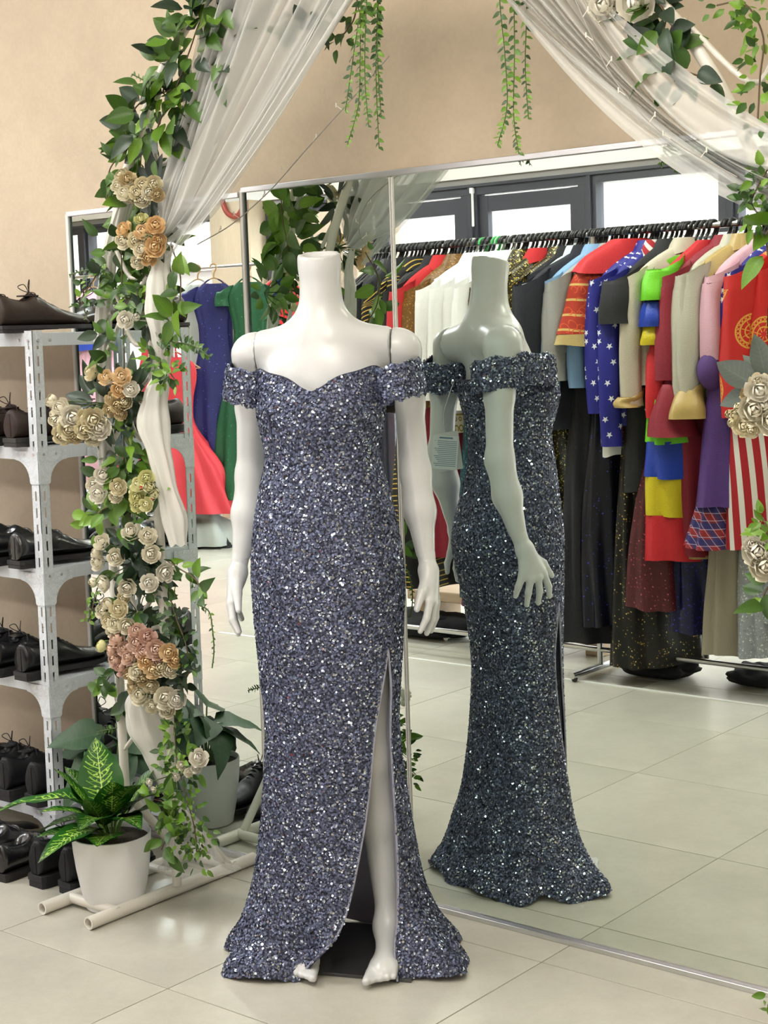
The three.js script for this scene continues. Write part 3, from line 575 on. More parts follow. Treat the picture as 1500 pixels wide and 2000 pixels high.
function bouquet(label, roses, { seed = 1, r = 0.016, leaves = 8, mats = ['dark'], lsize = 0.055, geo = 'lance', centre, lspread = 0.02, group = 'rose bunches on the flower arch' } = {}) {
  const R = rng(seed), n = roses.length, o = centre ?? [0, 1, 2].map((k) => roses.reduce((s, q) => s + q[k], 0) / n);
  const t = thing('rose_bunch', label, 'flowers', o, 0, group);
  const heart = V(0, 0, -0.05), stems = [];
  for (const [x, y, z, c, s = 1, bud] of roses) {
    const p = V(x - o[0], y - o[1], z - o[2] + 0.015), m = part('rose', pick(R, bud ? ROSE.bud : ROSE.open), pick(R, PETAL[c]), t);
    put(m, p, V(0.45 + p.x * 5 + (R() - 0.5) * 0.5, 0.25 + p.y * 5 + (R() - 0.5) * 0.5, 0.8), V(R() - 0.5, R() - 0.5, R() - 0.5), r * s * 1.12);
    stems.push(tube([[p.x, p.y, p.z], [(p.x) * 0.6, p.y * 0.6, p.z * 0.6 - 0.03], [0, 0, -0.06]], 0.0014, 6, 4));
  }
  part('stems', merge(stems), stemMat, t);
  for (let k = 0; k < leaves; k++) {
    const a = (k + R() * 0.6) / leaves * 2 * PI, d = V(Math.cos(a) * 0.9, Math.sin(a), R() * 0.35 - 0.05);
    put(part('leaf', pick(R, LEAF[geo]), pick(R, GREEN[pick(R, mats)]), t), heart.clone().addScaledVector(d, lspread).add(V(0, 0, 0.02 * R())), d, V((R() - 0.5) * 0.8 + 0.3, 0.4, 0.9), lsize * (0.75 + 0.5 * R()));
  }
  return t;
}

// ---------- the flower arch ----------
const AX = -2.09, AH = 1.31, AZ = 0.32;
const onArch = (a, b, ang) => [AX - a * Math.cos(ang), AH + b * Math.sin(ang), AZ];   // ang 0 at the shoe shelves, PI at the far leg
{
  const paint = phys([0.78, 0.755, 0.68], 0.42, { clearcoat: 0.15 });
  const t = thing('flower_arch', 'white tubular metal arch stand with scrollwork, decked with flowers and tulle', 'arch');
  for (const [a, b, nm] of [[1.045, 1.15, 'outer_pipe'], [0.86, 1.0, 'inner_pipe']]) {
    const pts = [[AX - a, 0.03, AZ], [AX - a, 0.7, AZ], [AX - a, 1.2, AZ]];
    for (let k = 1; k < 16; k++) pts.push(onArch(a, b, k / 16 * PI));
    pts.push([AX + a, 1.2, AZ], [AX + a, 0.7, AZ], [AX + a, 0.03, AZ]);
    part(nm, tube(pts, 0.0125, 120, 10), paint, t);
  }
  const scroll = (o, s, up) => tube([[0, 0, 0], [0.05 * s, 0.05 * up, 0.004], [0.085 * s, 0.12 * up, 0.004], [0.05 * s, 0.17 * up, 0], [0.01 * s, 0.15 * up, 0], [0.015 * s, 0.11 * up, 0], [0.045 * s, 0.115 * up, 0]].map((p) => [p[0] + o[0], p[1] + o[1], p[2] + o[2]]), 0.006, 30, 7);
  for (const side of [-1, 1]) {
    const xo = AX + side * 1.045, xi = AX + side * 0.86;
    for (const y of [0.36, 0.62, 0.9, 1.16, 1.4]) { part('scroll', scroll([xo, y, AZ], -side, 1), paint, t); part('scroll', scroll([xi, y + 0.2, AZ], side, -1), paint, t); }
    for (const ang of [0.45, 0.75, 1.05, 1.35]) { const a2 = side < 0 ? ang : PI - ang, p = onArch(0.87, 1.01, a2), q = onArch(1.035, 1.14, a2 + side * 0.12), m = onArch(0.95, 1.0, a2 + side * 0.16); part('scroll', tube([p, m, q], 0.006, 16, 7), paint, t); }
    for (const x of [AX + side * 1.05, AX + side * 0.87]) part('base_rail', (() => { const sh = new THREE.Shape(); sh.absarc(0, 0, 0.0165, 0, 2 * PI); const h = new THREE.Path(); h.absarc(0, 0, 0.0125, 0, 2 * PI); sh.holes.push(h); return new THREE.ExtrudeGeometry(sh, { depth: 0.585, bevelEnabled: false, curveSegments: 14 }); })(), paint, t).position.set(x, 0.0168, 0.025);
    part('cross_bar', merge([rod([xo, 0.02, 0.52], [xi, 0.02, 0.52], 0.0135), rod([xo, 0.02, 0.11], [xi, 0.02, 0.11], 0.0135), rod([xo, 0.06, AZ], [xi, 0.06, AZ], 0.01)]), paint, t);
    part('brace', merge([rod([xi, 0.025, 0.13], [xi, 0.24, AZ - 0.01], 0.0125), rod([xo, 0.025, 0.13], [xo, 0.24, AZ - 0.01], 0.0125)]), paint, t);
  }
}
// tulle: two swags gathered to the sides and long tails wound round the leg nearest the shoes
const tulle = (op, c = [0.72, 0.735, 0.71]) => phys(c, 0.9, { ...DS, transparent: true, opacity: op });
{
  const T1 = tulle(0.54), T2 = tulle(0.46), T3 = tulle(0.84, [0.76, 0.76, 0.71]), T4 = tulle(0.3);
  const swag = (parent, nm, A, B, tie, { folds = 4.5, amp = 0.034, sag = 0.06, mat = T1, seed = 1, spread = 0.03, dz = 0, perp = [0.85, -0.5] }) => {   // A, B: ends of the top edge; tie: where it is gathered
    const R = rng(seed), rows = [], ph = R() * 6, nt = 64, ns = 40;
    for (let i = 0; i <= ns; i++) {
      const s = i / ns, row = [];
      for (let j = 0; j <= nt; j++) {
        const f = j / nt, x0 = lerp(A[0], B[0], f), y0 = lerp(A[1], B[1], f) + 0.02 * Math.sin(f * PI), z0 = lerp(A[2], B[2], f);
        const e = s, q = f + 0.03 * Math.sin(f * 9 + ph) + 0.02 * Math.sin(s * 4 + ph), fold = amp * (1 - 0.7 * s) * (Math.sin(q * folds * 2 * PI + ph + s * 1.2) + 0.35 * Math.sin(q * folds * 3.1 * PI + ph * 2 + s * 2) + 0.8 * Math.sin(q * 7 + ph * 3));
        const nip = spread * (1 - 0.75 * sstep(s, 0.86, 1));
        row.push([lerp(x0, tie[0] + (f - 0.5) * nip * perp[0], e) + fold * 0.35, lerp(y0, tie[1] + (f - 0.5) * nip * perp[1], e) - sag * Math.sin(s * PI) * (0.3 + f), lerp(z0, tie[2], e) + fold + dz]);
      }
      rows.push(row);
    }
    return part(nm, loft(rows, false), mat, parent);
  };
  const L = thing('tulle_drape', 'sheer white tulle swag gathered to the arch leg beside the shoe shelves', 'drape', [0, 0, 0], 0, 'tulle swags on the arch');
  const tieL = [-2.838,1.682,0.35];
  swag(L, 'sheer_layer', [-2.62, 2.3, 0.34], [-2.02, 2.36, 0.33], tieL, { sag: 0.02, seed: 3, spread: 0.15 });
  swag(L, 'sheer_layer', [-2.58, 2.3, 0.35], [-2.1, 2.36, 0.34], tieL, { folds: 6.5, amp: 0.026, mat: T2, sag: 0.03, seed: 5, spread: 0.13, dz: 0.012 });
  swag(L, 'sheer_layer', [-2.6, 2.29, 0.36], [-2.33, 2.36, 0.35], tieL, { folds: 3.5, amp: 0.02, mat: T1, sag: 0.01, seed: 8, spread: 0.07, dz: 0.02 });
  swag(L, 'hem_fold', [-2.1, 2.35, 0.35], [-2.03, 2.36, 0.34], [tieL[0] + 0.02, tieL[1] - 0.05, tieL[2] + 0.005], { folds: 3, amp: 0.01, mat: T1, sag: 0.035, seed: 9, spread: 0.03, dz: 0.02 });
  const Rr = thing('tulle_drape', 'sheer white tulle swag sweeping over the top of the wide mirror', 'drape', [0, 0, 0], 0, 'tulle swags on the arch');
  const tieR = [-1.06, 1.6, 0.36];
  swag(Rr, 'sheer_layer', [-2.06, 2.32, 0.34], [-1.78, 2.29, 0.33], tieR, { sag: 0.165, seed: 13, spread: 0.2, perp: [0.5, 0.85] });
  swag(Rr, 'sheer_layer', [-2.02, 2.32, 0.35], [-1.8, 2.29, 0.34], tieR, { folds: 6, amp: 0.024, mat: T2, sag: 0.165, seed: 15, spread: 0.18, dz: 0.012, perp: [0.5, 0.85] });
  swag(Rr, 'hem_fold', [-2.07, 2.32, 0.35], [-1.99, 2.31, 0.34], [tieR[0], tieR[1] - 0.06, tieR[2]], { folds: 3, amp: 0.01, sag: 0.12, seed: 19, spread: 0.04, perp: [0.5, 0.85], dz: 0.02 });
  swag(Rr, 'hem_fold', [-1.84, 2.29, 0.35], [-1.78, 2.29, 0.34], [tieR[0], tieR[1] + 0.08, tieR[2]], { folds: 3, amp: 0.01, sag: 0.16, seed: 21, spread: 0.04, perp: [0.5, 0.85], dz: 0.02 });
  // tails: flattened, folded tubes of fabric
  const tail = (parent, nm, path, mat, seed, flat = 0.5) => {
    const R = rng(seed), c = new THREE.CatmullRomCurve3(path.map((p) => V(p[0], p[1], p[2]))), rows = [], n = 44, ph = R() * 6;
    for (let i = 0; i <= n; i++) {
      const f = i / n, p = c.getPoint(f), g = f * (path.length - 1), k = Math.min(path.length - 2, Math.floor(g)), w = lerp(path[k][3], path[k + 1][3], sstep(g - k, 0, 1)), row = [];
      for (let j = 0; j < 36; j++) { const a = j / 36 * 2 * PI, rr = w * (1 + 0.13 * Math.sin(a * 7 + ph + f * 5) + 0.07 * Math.sin(a * 12 + f * 9)); row.push([p.x + rr * Math.cos(a) * 0.78 + rr * Math.sin(a) * flat * 0.3, p.y + 0.004 * Math.sin(a * 5), p.z + rr * Math.sin(a) * flat - rr * Math.cos(a) * 0.5]); }
      rows.push(row);
    }
    return part(nm, loft(rows, true), mat, parent);
  };
  const W = thing('tulle_wrap', 'opaque white tulle tail wound down the arch leg among the flowers', 'drape');
  tail(W, 'upper_tail', [[-2.839,1.672,0.355, 0.016], [-2.857,1.619,0.36, 0.021], [-2.859,1.57,0.365, 0.03], [-2.863,1.508,0.365, 0.033], [-2.862,1.44,0.36, 0.026], [-2.87,1.377,0.35, 0.013]], T3, 2);
  tail(W, 'middle_tail', [[-2.87,1.377,0.35, 0.013], [-2.901,1.308,0.355, 0.03], [-2.91,1.232,0.36, 0.042], [-2.893,1.156,0.36, 0.03], [-2.874,1.08,0.36, 0.026], [-2.852,1.005,0.36, 0.033], [-2.842,0.935,0.36, 0.022]], T3, 4);
  tail(W, 'lower_tail', [[-3.003,0.571,0.345, 0.03], [-3.002,0.505,0.35, 0.052], [-2.997,0.438,0.35, 0.05], [-2.979,0.372,0.345, 0.03], [-2.948,0.279,0.335, 0.016]], T3, 6);
  tail(W, 'floor_net', [[-2.935,0.267,0.33, 0.018], [-2.887,0.196,0.34, 0.05], [-2.857,0.124,0.35, 0.075], [-2.805,0.113,0.37, 0.1]], T4, 7);
  tail(W, 'pipe_binding', [[-3.085, 1.66, AZ + 0.004, 0.018], [-3.125, 1.45, AZ + 0.004, 0.02], [-3.134, 1.3, AZ + 0.004, 0.018], [-3.135, 1.05, AZ + 0.004, 0.021], [-3.135, 0.9, AZ + 0.004, 0.017]], T3, 9, 0.9);
  tail(W, 'pipe_binding', [[-2.985, 1.83, AZ + 0.004, 0.017], [-3.04, 1.74, AZ + 0.004, 0.019], [-3.085, 1.66, AZ + 0.004, 0.017]], T3, 10, 0.9);
}

// leaves along the near leg and over the top
const gL = 'leaf sprays on the flower arch';
garland('dense spray of mid-green rose leaves over the upper curve of the arch', [[-2.597,2.253,0.36], [-2.676,2.185,0.36], [-2.724,2.111,0.36], [-2.773,2.035,0.36], [-2.83,1.97,0.36], [-2.872,1.927,0.35]], 170, { size: 0.058, spread: 0.085, mats: ['mid', 'mid', 'bright', 'dark'], seed: 31, group: gL });
garland('loose drooping leaf twig at the outer edge of the arch above the mirror', [[-2.78,2.029,0.37], [-2.888,2.005,0.38], [-2.926,1.954,0.39], [-2.934,1.894,0.39]], 10, { size: 0.045, spread: 0.012, mats: ['mid'], seed: 32, group: gL });
garland('single rose leaves beside the topmost cream roses', [[-2.932,1.906,0.38], [-3.001,1.864,0.38], [-3.02,1.791,0.38]], 7, { size: 0.05, spread: 0.01, mats: ['mid'], seed: 33, group: gL });
garland('few pointed rose leaves beside the gathered tulle', [[-2.527,2.162,0.37], [-2.571,2.112,0.37], [-2.598,2.07,0.37], [-2.625,2.027,0.37]], 9, { size: 0.05, spread: 0.02, mats: ['mid', 'dark'], seed: 34, group: gL });
garland('small-leaved sprig pointing to the bare wall near the top of the arch', [[-2.79,2.012,0.37], [-2.839,2.047,0.38], [-2.893,2.077,0.39]], 18, { size: 0.016, geo: 'small', mats: ['vine'], seed: 35, pairs: true, group: gL });
garland('rose leaf branch behind the sheer tulle swag', [[-2.411,2.2,0.29], [-2.429,2.146,0.29], [-2.4,2.109,0.29], [-2.456,2.083,0.29]], 14, { size: 0.06, spread: 0.05, mats: ['mid', 'dark'], seed: 36, group: gL });
garland('ivy-like leaf spray behind the lower edge of the tulle swag', [[-2.269,2.19,0.28], [-2.286,2.127,0.28], [-2.333,2.089,0.28]], 22, { size: 0.03, spread: 0.035, mats: ['mid'], seed: 37, group: gL });
garland('bright broad leaves beside the upper end of the tulle tail', [[-2.805,1.665,0.37], [-2.769,1.59,0.38], [-2.778,1.518,0.38], [-2.809,1.47,0.37]], 13, { size: 0.058, spread: 0.02, mats: ['bright', 'mid'], seed: 38, group: gL });
garland('feathery green sprig reaching out towards the mannequin arm', [[-2.884,1.447,0.37], [-2.801,1.435,0.38], [-2.724,1.425,0.39], [-2.66,1.398,0.4]], 34, { size: 0.026, geo: 'small', mats: ['vine', 'mid'], seed: 39, pairs: true, group: gL });
garland('soft fern-like bunch at the middle of the tulle tail', [[-2.905,1.41,0.37], [-2.841,1.381,0.38], [-2.802,1.347,0.385]], 60, { size: 0.026, spread: 0.035, geo: 'small', mats: ['vine', 'bright'], seed: 40, group: gL });
garland('tangle of small bright leaves inside the scrollwork above the white rose', [[-3.062,1.579,0.33], [-2.995,1.544,0.34], [-2.937,1.561,0.34], [-2.969,1.512,0.34]], 62, { size: 0.03, spread: 0.045, geo: 'small', mats: ['bright', 'vine'], seed: 41, group: gL });
garland('thin pale sprig poking out past the mirror edge', [[-3.044,1.61,0.36], [-3.11,1.623,0.37], [-3.178,1.614,0.38]], 16, { size: 0.018, geo: 'small', mats: ['vine', 'grey'], seed: 42, pairs: true, group: gL });
garland('small-leaved vine hanging in front of the mirror edge', [[-3.071,1.637,0.36], [-3.102,1.593,0.37], [-3.145,1.55,0.37], [-3.129,1.504,0.37]], 26, { size: 0.022, spread: 0.02, geo: 'small', mats: ['bright', 'vine'], seed: 43, group: gL });
garland('broad bright leaves between the peach roses and the yellow roses', [[-3.005,1.206,0.37], [-2.989,1.168,0.37], [-3.012,1.115,0.37], [-2.978,1.142,0.37]], 22, { size: 0.055, spread: 0.035, mats: ['bright', 'mid'], seed: 44, group: gL });
garland('spray of green leaves over the middle of the arch leg', [[-3.009,1.074,0.35], [-3.059,1.034,0.36], [-3.119,1.006,0.37], [-3.153,0.964,0.37]], 26, { size: 0.052, spread: 0.03, mats: ['mid', 'bright'], seed: 45, group: gL });
garland('dark leaf bed behind the ring of white roses', [[-3.059,0.927,0.35], [-3.007,0.891,0.355], [-2.982,0.84,0.355]], 30, { size: 0.05, spread: 0.04, geo: 'rose', mats: ['dark'], seed: 46, group: gL });
garland('bright moss-like sprig hanging left of the white roses', [[-3.112,0.846,0.37], [-3.134,0.806,0.38], [-3.152,0.751,0.385], [-3.172,0.716,0.385]], 40, { size: 0.016, spread: 0.016, geo: 'small', mats: ['bright'], seed: 47, group: gL });
garland('leafy twig arching to the right of the white roses', [[-2.876,0.896,0.37], [-2.821,0.881,0.38], [-2.749,0.856,0.39], [-2.728,0.821,0.395]], 14, { size: 0.045, spread: 0.014, mats: ['mid', 'bright'], seed: 48, group: gL });
garland('feathery dark-green sprays beside the dusty pink roses', [[-2.884,0.81,0.36], [-2.849,0.749,0.37], [-2.825,0.7,0.37], [-2.805,0.651,0.375]], 74, { size: 0.024, spread: 0.04, geo: 'small', mats: ['vine', 'dark'], seed: 49, group: gL });
garland('thin pale vine dangling beside the mannequin hand', [[-2.763,0.797,0.38], [-2.712,0.784,0.39], [-2.698,0.742,0.395], [-2.696,0.692,0.395], [-2.705,0.647,0.395]], 26, { size: 0.012, geo: 'small', mats: ['vine', 'bright'], seed: 50, pairs: true, group: gL });
garland('dark pointed leaves below the dusty pink roses', [[-2.888,0.589,0.37], [-2.826,0.61,0.375], [-2.773,0.637,0.38]], 12, { size: 0.05, spread: 0.02, geo: 'lance', mats: ['dark'], seed: 51, group: gL });
garland('bright narrow leaves left of the lowest cream roses', [[-3.071,0.62,0.36], [-3.113,0.576,0.37], [-3.151,0.532,0.375]], 12, { size: 0.05, spread: 0.012, mats: ['bright', 'mid'], seed: 52, group: gL });
garland('bright small-leaved vines hanging down the foot of the arch', [[-2.878,0.472,0.37], [-2.857,0.399,0.385], [-2.811,0.305,0.4], [-2.777,0.235,0.41], [-2.773,0.157,0.41]], 230, { size: 0.021, spread: 0.055, geo: 'small', mats: ['bright', 'vine'], seed: 53, group: gL });
garland('broad soft leaves trailing over the rim of the white pot', [[-2.911,0.293,0.42], [-2.834,0.292,0.44], [-2.816,0.252,0.45], [-2.847,0.184,0.46]], 34, { size: 0.045, spread: 0.035, mats: ['bright', 'mid'], seed: 54, group: gL });
garland('small-leaved sprig behind the low leaves by the mirror edge', [[-3.165,0.417,0.3], [-3.218,0.403,0.3], [-3.261,0.39,0.3]], 18, { size: 0.016, geo: 'small', mats: ['vine'], seed: 55, pairs: true, group: gL });
garland('bright leaves mirrored behind the gown, on the back of the arch leg', [[-3.0, 1.95, 0.27], [-3.02, 1.8, 0.27], [-3.0, 1.68, 0.27], [-2.98, 1.56, 0.27]], 70, { size: 0.07, spread: 0.07, mats: ['mid', 'bright'], seed: 56, front: -0.8, group: gL });
garland('mixed green leaves filling the scrollwork up the whole near leg', [[-3.06, 0.5, 0.33], [-3.02, 0.8, 0.34], [-3.05, 1.1, 0.34], [-3.03, 1.4, 0.34], [-3.02, 1.68, 0.34]], 190, { size: 0.045, spread: 0.09, mats: ['dark', 'mid', 'vine'], seed: 58, group: gL });
garland('leaves on the wall side of the arch foot', [[-3.02, 0.75, 0.27], [-3.0, 0.6, 0.26], [-2.98, 0.45, 0.26]], 30, { size: 0.055, spread: 0.05, mats: ['mid', 'dark'], seed: 57, front: -0.8, group: gL });

// hanging vines under the crown of the arch
const hang = (label, x, top, pts, n, seed) => { const R = rng(seed), t = thing('hanging_vine', label, 'vine', [x, top, AZ], 0, 'vines hanging from the crown of the arch'); pts.forEach((path, i) => garland('', [[0, 0, 0], ...path], n[i], { parent: t, size: 0.021, geo: 'small', mats: ['vine', 'vine', 'bright'], seed: seed + i, pairs: true, stem: 0.0012 })); };
hang('leafy vine hanging over the bare wall, nearer the mannequin', -2.19, 2.28, [[[0.01, -0.1, 0], [0.01, -0.25, 0.01], [0.015, -0.38, 0.01]], [[-0.02, -0.12, 0.02], [-0.03, -0.25, 0.02], [-0.04, -0.35, 0.02], [-0.075, -0.43, 0.02]], [[-0.01, -0.12, -0.02], [-0.02, -0.28, -0.02], [-0.018, -0.44, -0.02]], [[0.0, -0.15, 0.03], [-0.01, -0.3, 0.03], [0.0, -0.4, 0.035]], [[-0.02, -0.2, 0.04], [-0.045, -0.3, 0.04], [-0.06, -0.36, 0.04]]], [58, 60, 56, 50, 30], 60);
hang('leafy vine hanging over the bare wall, farther from the shoe shelves', -1.83, 2.24, [[[0, -0.1, 0], [0.005, -0.25, 0.01], [0.0, -0.38, 0.01], [0.01, -0.45, 0.01]], [[-0.02, -0.12, 0.02], [-0.012, -0.25, 0.02], [-0.01, -0.36, 0.02], [-0.035, -0.43, 0.02]], [[0.015, -0.12, -0.02], [0.01, -0.28, -0.02], [0.015, -0.38, -0.02]]], [64, 60, 52], 70);

// rose bunches
bouquet('small cream roses with grey leaves, topmost bunch on the arch leg', [[-2.942,1.844,0.38, 'c'], [-2.858,1.811,0.39, 'c'], [-2.818,1.81,0.39, 'c'], [-2.868,1.794,0.4, 'c'], [-2.946,1.816,0.39, 'c'], [-2.807,1.783,0.39, 'd', 0.8], [-2.862,1.778,0.39, 'c'], [-2.909,1.83,0.39, 'd'], [-2.911,1.787,0.38, 'c', 0.8], [-2.914,1.796,0.4, 'c'], [-2.826,1.791,0.4, 'c', 0.9]], { seed: 1, r: 0.0165, mats: ['grey', 'dark'], leaves: 12, lsize: 0.065 });
bouquet('peach roses with a few cream ones beside the gathered tulle', [[-2.935,1.712,0.39, 'o'], [-2.855,1.701,0.4, 'o'], [-2.819,1.714,0.39, 'o'], [-2.85,1.64,0.39, 'o'], [-2.825,1.663,0.39, 'o', 1.1], [-2.937,1.685,0.39, 'c'], [-2.88,1.681,0.4, 'c'], [-2.861,1.659,0.4, 'c'], [-2.88,1.733,0.38, 'y', 0.8], [-2.82,1.678,0.38, 'o', 0.8], [-2.9,1.631,0.38, 'c', 0.8]], { seed: 2, r: 0.018, mats: ['dark', 'mid'], leaves: 12 });
bouquet('lone white rose with dark leaves in the middle of the scrollwork', [[-2.944,1.492,0.39, 'w'], [-2.916,1.498,0.38, 'w', 0.55, 1]], { seed: 3, r: 0.018, leaves: 10, mats: ['dark'], lsize: 0.05 });
bouquet('peach and cream roses above the big cream cluster', [[-3.087,1.366,0.39, 'c', 1.1], [-3.014,1.353,0.4, 'o'], [-2.956,1.355,0.4, 'o', 1.1], [-2.966,1.323,0.4, 'o'], [-2.936,1.323,0.39, 'w', 0.95], [-2.977,1.285,0.4, 'd'], [-3.008,1.3,0.39, 'd', 0.9], [-2.963,1.291,0.39, 'c', 0.9], [-3.016,1.272,0.39, 'd', 0.9], [-2.979,1.262,0.39, 'd', 0.8]], { seed: 4, r: 0.0175, leaves: 14, lsize: 0.075, mats: ['dark'] });
bouquet('big cluster of cream roses leaning out over the shoe shelf', [[-3.195,1.296,0.43, 'c', 0.8, 1], [-3.15,1.278,0.44, 'w'], [-3.09,1.255,0.45, 'w', 1.2], [-3.155,1.245,0.44, 'w'], [-3.106,1.226,0.45, 'c', 1.1], [-3.049,1.226,0.45, 'c', 0.9], [-3.024,1.249,0.44, 'c', 1.15], [-3.172,1.25,0.44, 'c', 0.9], [-3.148,1.209,0.44, 'c'], [-3.016,1.229,0.43, 'w', 1.1], [-3.039,1.206,0.43, 'c', 0.9], [-3.099,1.209,0.44, 'd', 0.8], [-3.056,1.255,0.44, 'c', 0.8]], { seed: 5, r: 0.0215, leaves: 14, lsize: 0.085, mats: ['dark'], lspread: 0.03, centre: [-3.111,1.285,0.4] });
bouquet('pale yellow roses against the white tulle tail', [[-2.885,1.105,0.4, 'y'], [-2.914,1.09,0.4, 'y', 1.1], [-2.877,1.083,0.4, 'y', 0.9, 1], [-2.922,1.057,0.4, 'y'], [-2.891,1.04,0.4, 'y', 0.9], [-2.923,1.036,0.4, 'y', 0.9], [-2.871,1.067,0.39, 'y', 0.8, 1], [-2.945,1.074,0.39, 'y', 0.8]], { seed: 6, r: 0.0165, leaves: 6, mats: ['bright', 'mid'], lsize: 0.04 });
bouquet('loose white roses left of the pale yellow roses', [[-3.056,1.107,0.39, 'w', 1.1], [-3.094,1.079,0.39, 'w'], [-3.07,1.059,0.4, 'w', 1.1], [-3.002,1.078,0.39, 'c'], [-3.025,1.053,0.38, 'c', 0.8]], { seed: 7, r: 0.018, leaves: 9, mats: ['mid', 'bright'], lsize: 0.055, geo: 'rose' });
bouquet('ring of white roses round dark leaves at the middle of the leg', [[-2.962,0.968,0.39, 'w', 1.1], [-2.901,0.96,0.39, 'w'], [-2.881,0.918,0.4, 'w'], [-3.014,0.901,0.4, 'w'], [-3.1,0.907,0.39, 'w', 0.9], [-3.078,0.935,0.39, 'w'], [-3.098,0.881,0.39, 'w'], [-2.842,0.872,0.39, 'w', 1.05], [-2.894,0.844,0.4, 'w'], [-2.977,0.826,0.4, 'w'], [-3.082,0.826,0.39, 'w'], [-3.132,0.826,0.38, 'c', 0.7, 1]], { seed: 8, r: 0.0185, leaves: 16, lsize: 0.07, mats: ['dark'], geo: 'rose' });
bouquet('pale cream roses above the dusty pink cluster', [[-3.07,0.776,0.39, 'c', 0.9, 1], [-3.014,0.768,0.4, 'c', 1.1], [-3.086,0.754,0.39, 'c'], [-3.027,0.729,0.4, 'c', 1.1], [-2.986,0.727,0.4, 'c'], [-3.068,0.729,0.39, 'c', 0.9], [-3.015,0.795,0.38, 'c', 0.8], [-3.054,0.705,0.39, 'c', 0.8]], { seed: 9, r: 0.0175, leaves: 6, mats: ['dark'] });
bouquet('cluster of dusty pink and peach roses on the lower leg', [[-2.947,0.718,0.4, 'p'], [-2.908,0.707,0.4, 'p'], [-3.024,0.692,0.4, 'p', 1.1], [-2.941,0.69,0.41, 'p', 1.1], [-3.048,0.659,0.4, 'p'], [-2.87,0.68,0.41, 'p', 1.1], [-2.914,0.671,0.41, 'p'], [-2.973,0.65,0.41, 'p'], [-3.012,0.619,0.4, 'p', 1.1], [-3.038,0.635,0.4, 'p'], [-2.835,0.675,0.4, 'o'], [-2.822,0.656,0.39, 'o', 0.9], [-2.903,0.648,0.41, 'o', 1.1], [-2.885,0.628,0.41, 'o'], [-2.866,0.634,0.4, 'c'], [-2.842,0.631,0.39, 'c'], [-2.941,0.616,0.41, 'c'], [-2.931,0.599,0.4, 'd'], [-3.101,0.662,0.39, 'y', 0.9, 1], [-2.918,0.58,0.39, 'c', 0.9], [-2.998,0.668,0.4, 'p', 0.9], [-2.984,0.599,0.4, 'd', 0.9], [-2.871,0.649,0.4, 'p', 0.8]], { seed: 10, r: 0.0185, leaves: 8, mats: ['dark'] });
bouquet('lowest cream roses on the arch leg', [[-2.958,0.552,0.39, 'c', 1.2], [-2.866,0.554,0.39, 'w', 1.2], [-2.836,0.553,0.38, 'w'], [-2.929,0.523,0.38, 'c', 0.8], [-2.986,0.568,0.39, 'd', 0.9], [-2.873,0.521,0.38, 'c', 0.9]], { seed: 11, r: 0.019, leaves: 8, mats: ['dark', 'mid'], geo: 'rose' });
bouquet('tiny white blossoms among the small vines above the pot', [[-2.745,0.422,0.4, 'w', 1.6], [-2.809,0.393,0.4, 'w', 0.8], [-2.784,0.379,0.4, 'w', 0.8], [-2.908,0.34,0.42, 'w', 0.7], [-2.756,0.395,0.4, 'w', 0.9], [-2.82,0.365,0.41, 'w', 0.7], [-2.894,0.323,0.42, 'w', 0.6]], { seed: 12, r: 0.012, leaves: 4, mats: ['bright'] });
bouquet('white roses with grey leaves on the far leg, at hip height of the costumes', [[-1.27,1.314,0.37, 'w', 1.2], [-1.282,1.279,0.37, 'w', 1.2], [-1.302,1.251,0.37, 'c', 0.9], [-1.267,1.288,0.36, 'w'], [-1.323,1.27,0.37, 'c', 0.55, 1], [-1.312,1.284,0.37, 'c', 0.5, 1], [-1.325,1.256,0.37, 'c', 0.5, 1], [-1.287,1.244,0.37, 'c', 0.7], [-1.277,1.33,0.36, 'c', 0.8], [-1.297,1.307,0.36, 'd', 0.7], [-1.252,1.26,0.36, 'w', 1.2], [-1.331,1.272,0.37, 'd', 0.45, 1]], { seed: 13, r: 0.0185, leaves: 12, lsize: 0.075, mats: ['grey'], geo: 'rose', centre: [-1.29,1.311,0.35] });
bouquet('white roses lower on the far leg, over the striped trousers', [[-1.275,1.02,0.37, 'w', 1.2], [-1.263,0.994,0.37, 'w', 1.1], [-1.286,1.033,0.37, 'w', 0.7], [-1.258,1.017,0.36, 'w']], { seed: 14, r: 0.0195, leaves: 8, lsize: 0.045, mats: ['bright', 'mid'], geo: 'rose' });
bouquet('two white roses with dark leaves on the crown, above the wide mirror', [[-1.59,2.038,0.36, 'w', 1.1], [-1.521,2.031,0.36, 'w', 1.3], [-1.564,2.067,0.35, 'w']], { seed: 15, r: 0.021, leaves: 12, lsize: 0.06, mats: ['dark'], geo: 'lance', centre: [-1.537,2.039,0.35] });

bouquet('blue and yellow-green blossoms on the wall side of the arch leg', [[-3.031,1.597,0.25, 'b'], [-3.009,1.564,0.25, 'y', 0.9], [-3.049,1.552,0.25, 'b', 0.8], [-3.04,1.523,0.25, 'y'], [-2.988,1.606,0.24, 'y', 0.9], [-3.061,1.509,0.25, 'b', 0.7], [-2.982,1.521,0.25, 'y'], [-3.015,1.628,0.25, 'w', 0.8]], { seed: 16, r: 0.012, leaves: 16, lsize: 0.05, mats: ['bright', 'mid'], geo: 'rose', lspread: 0.04 });

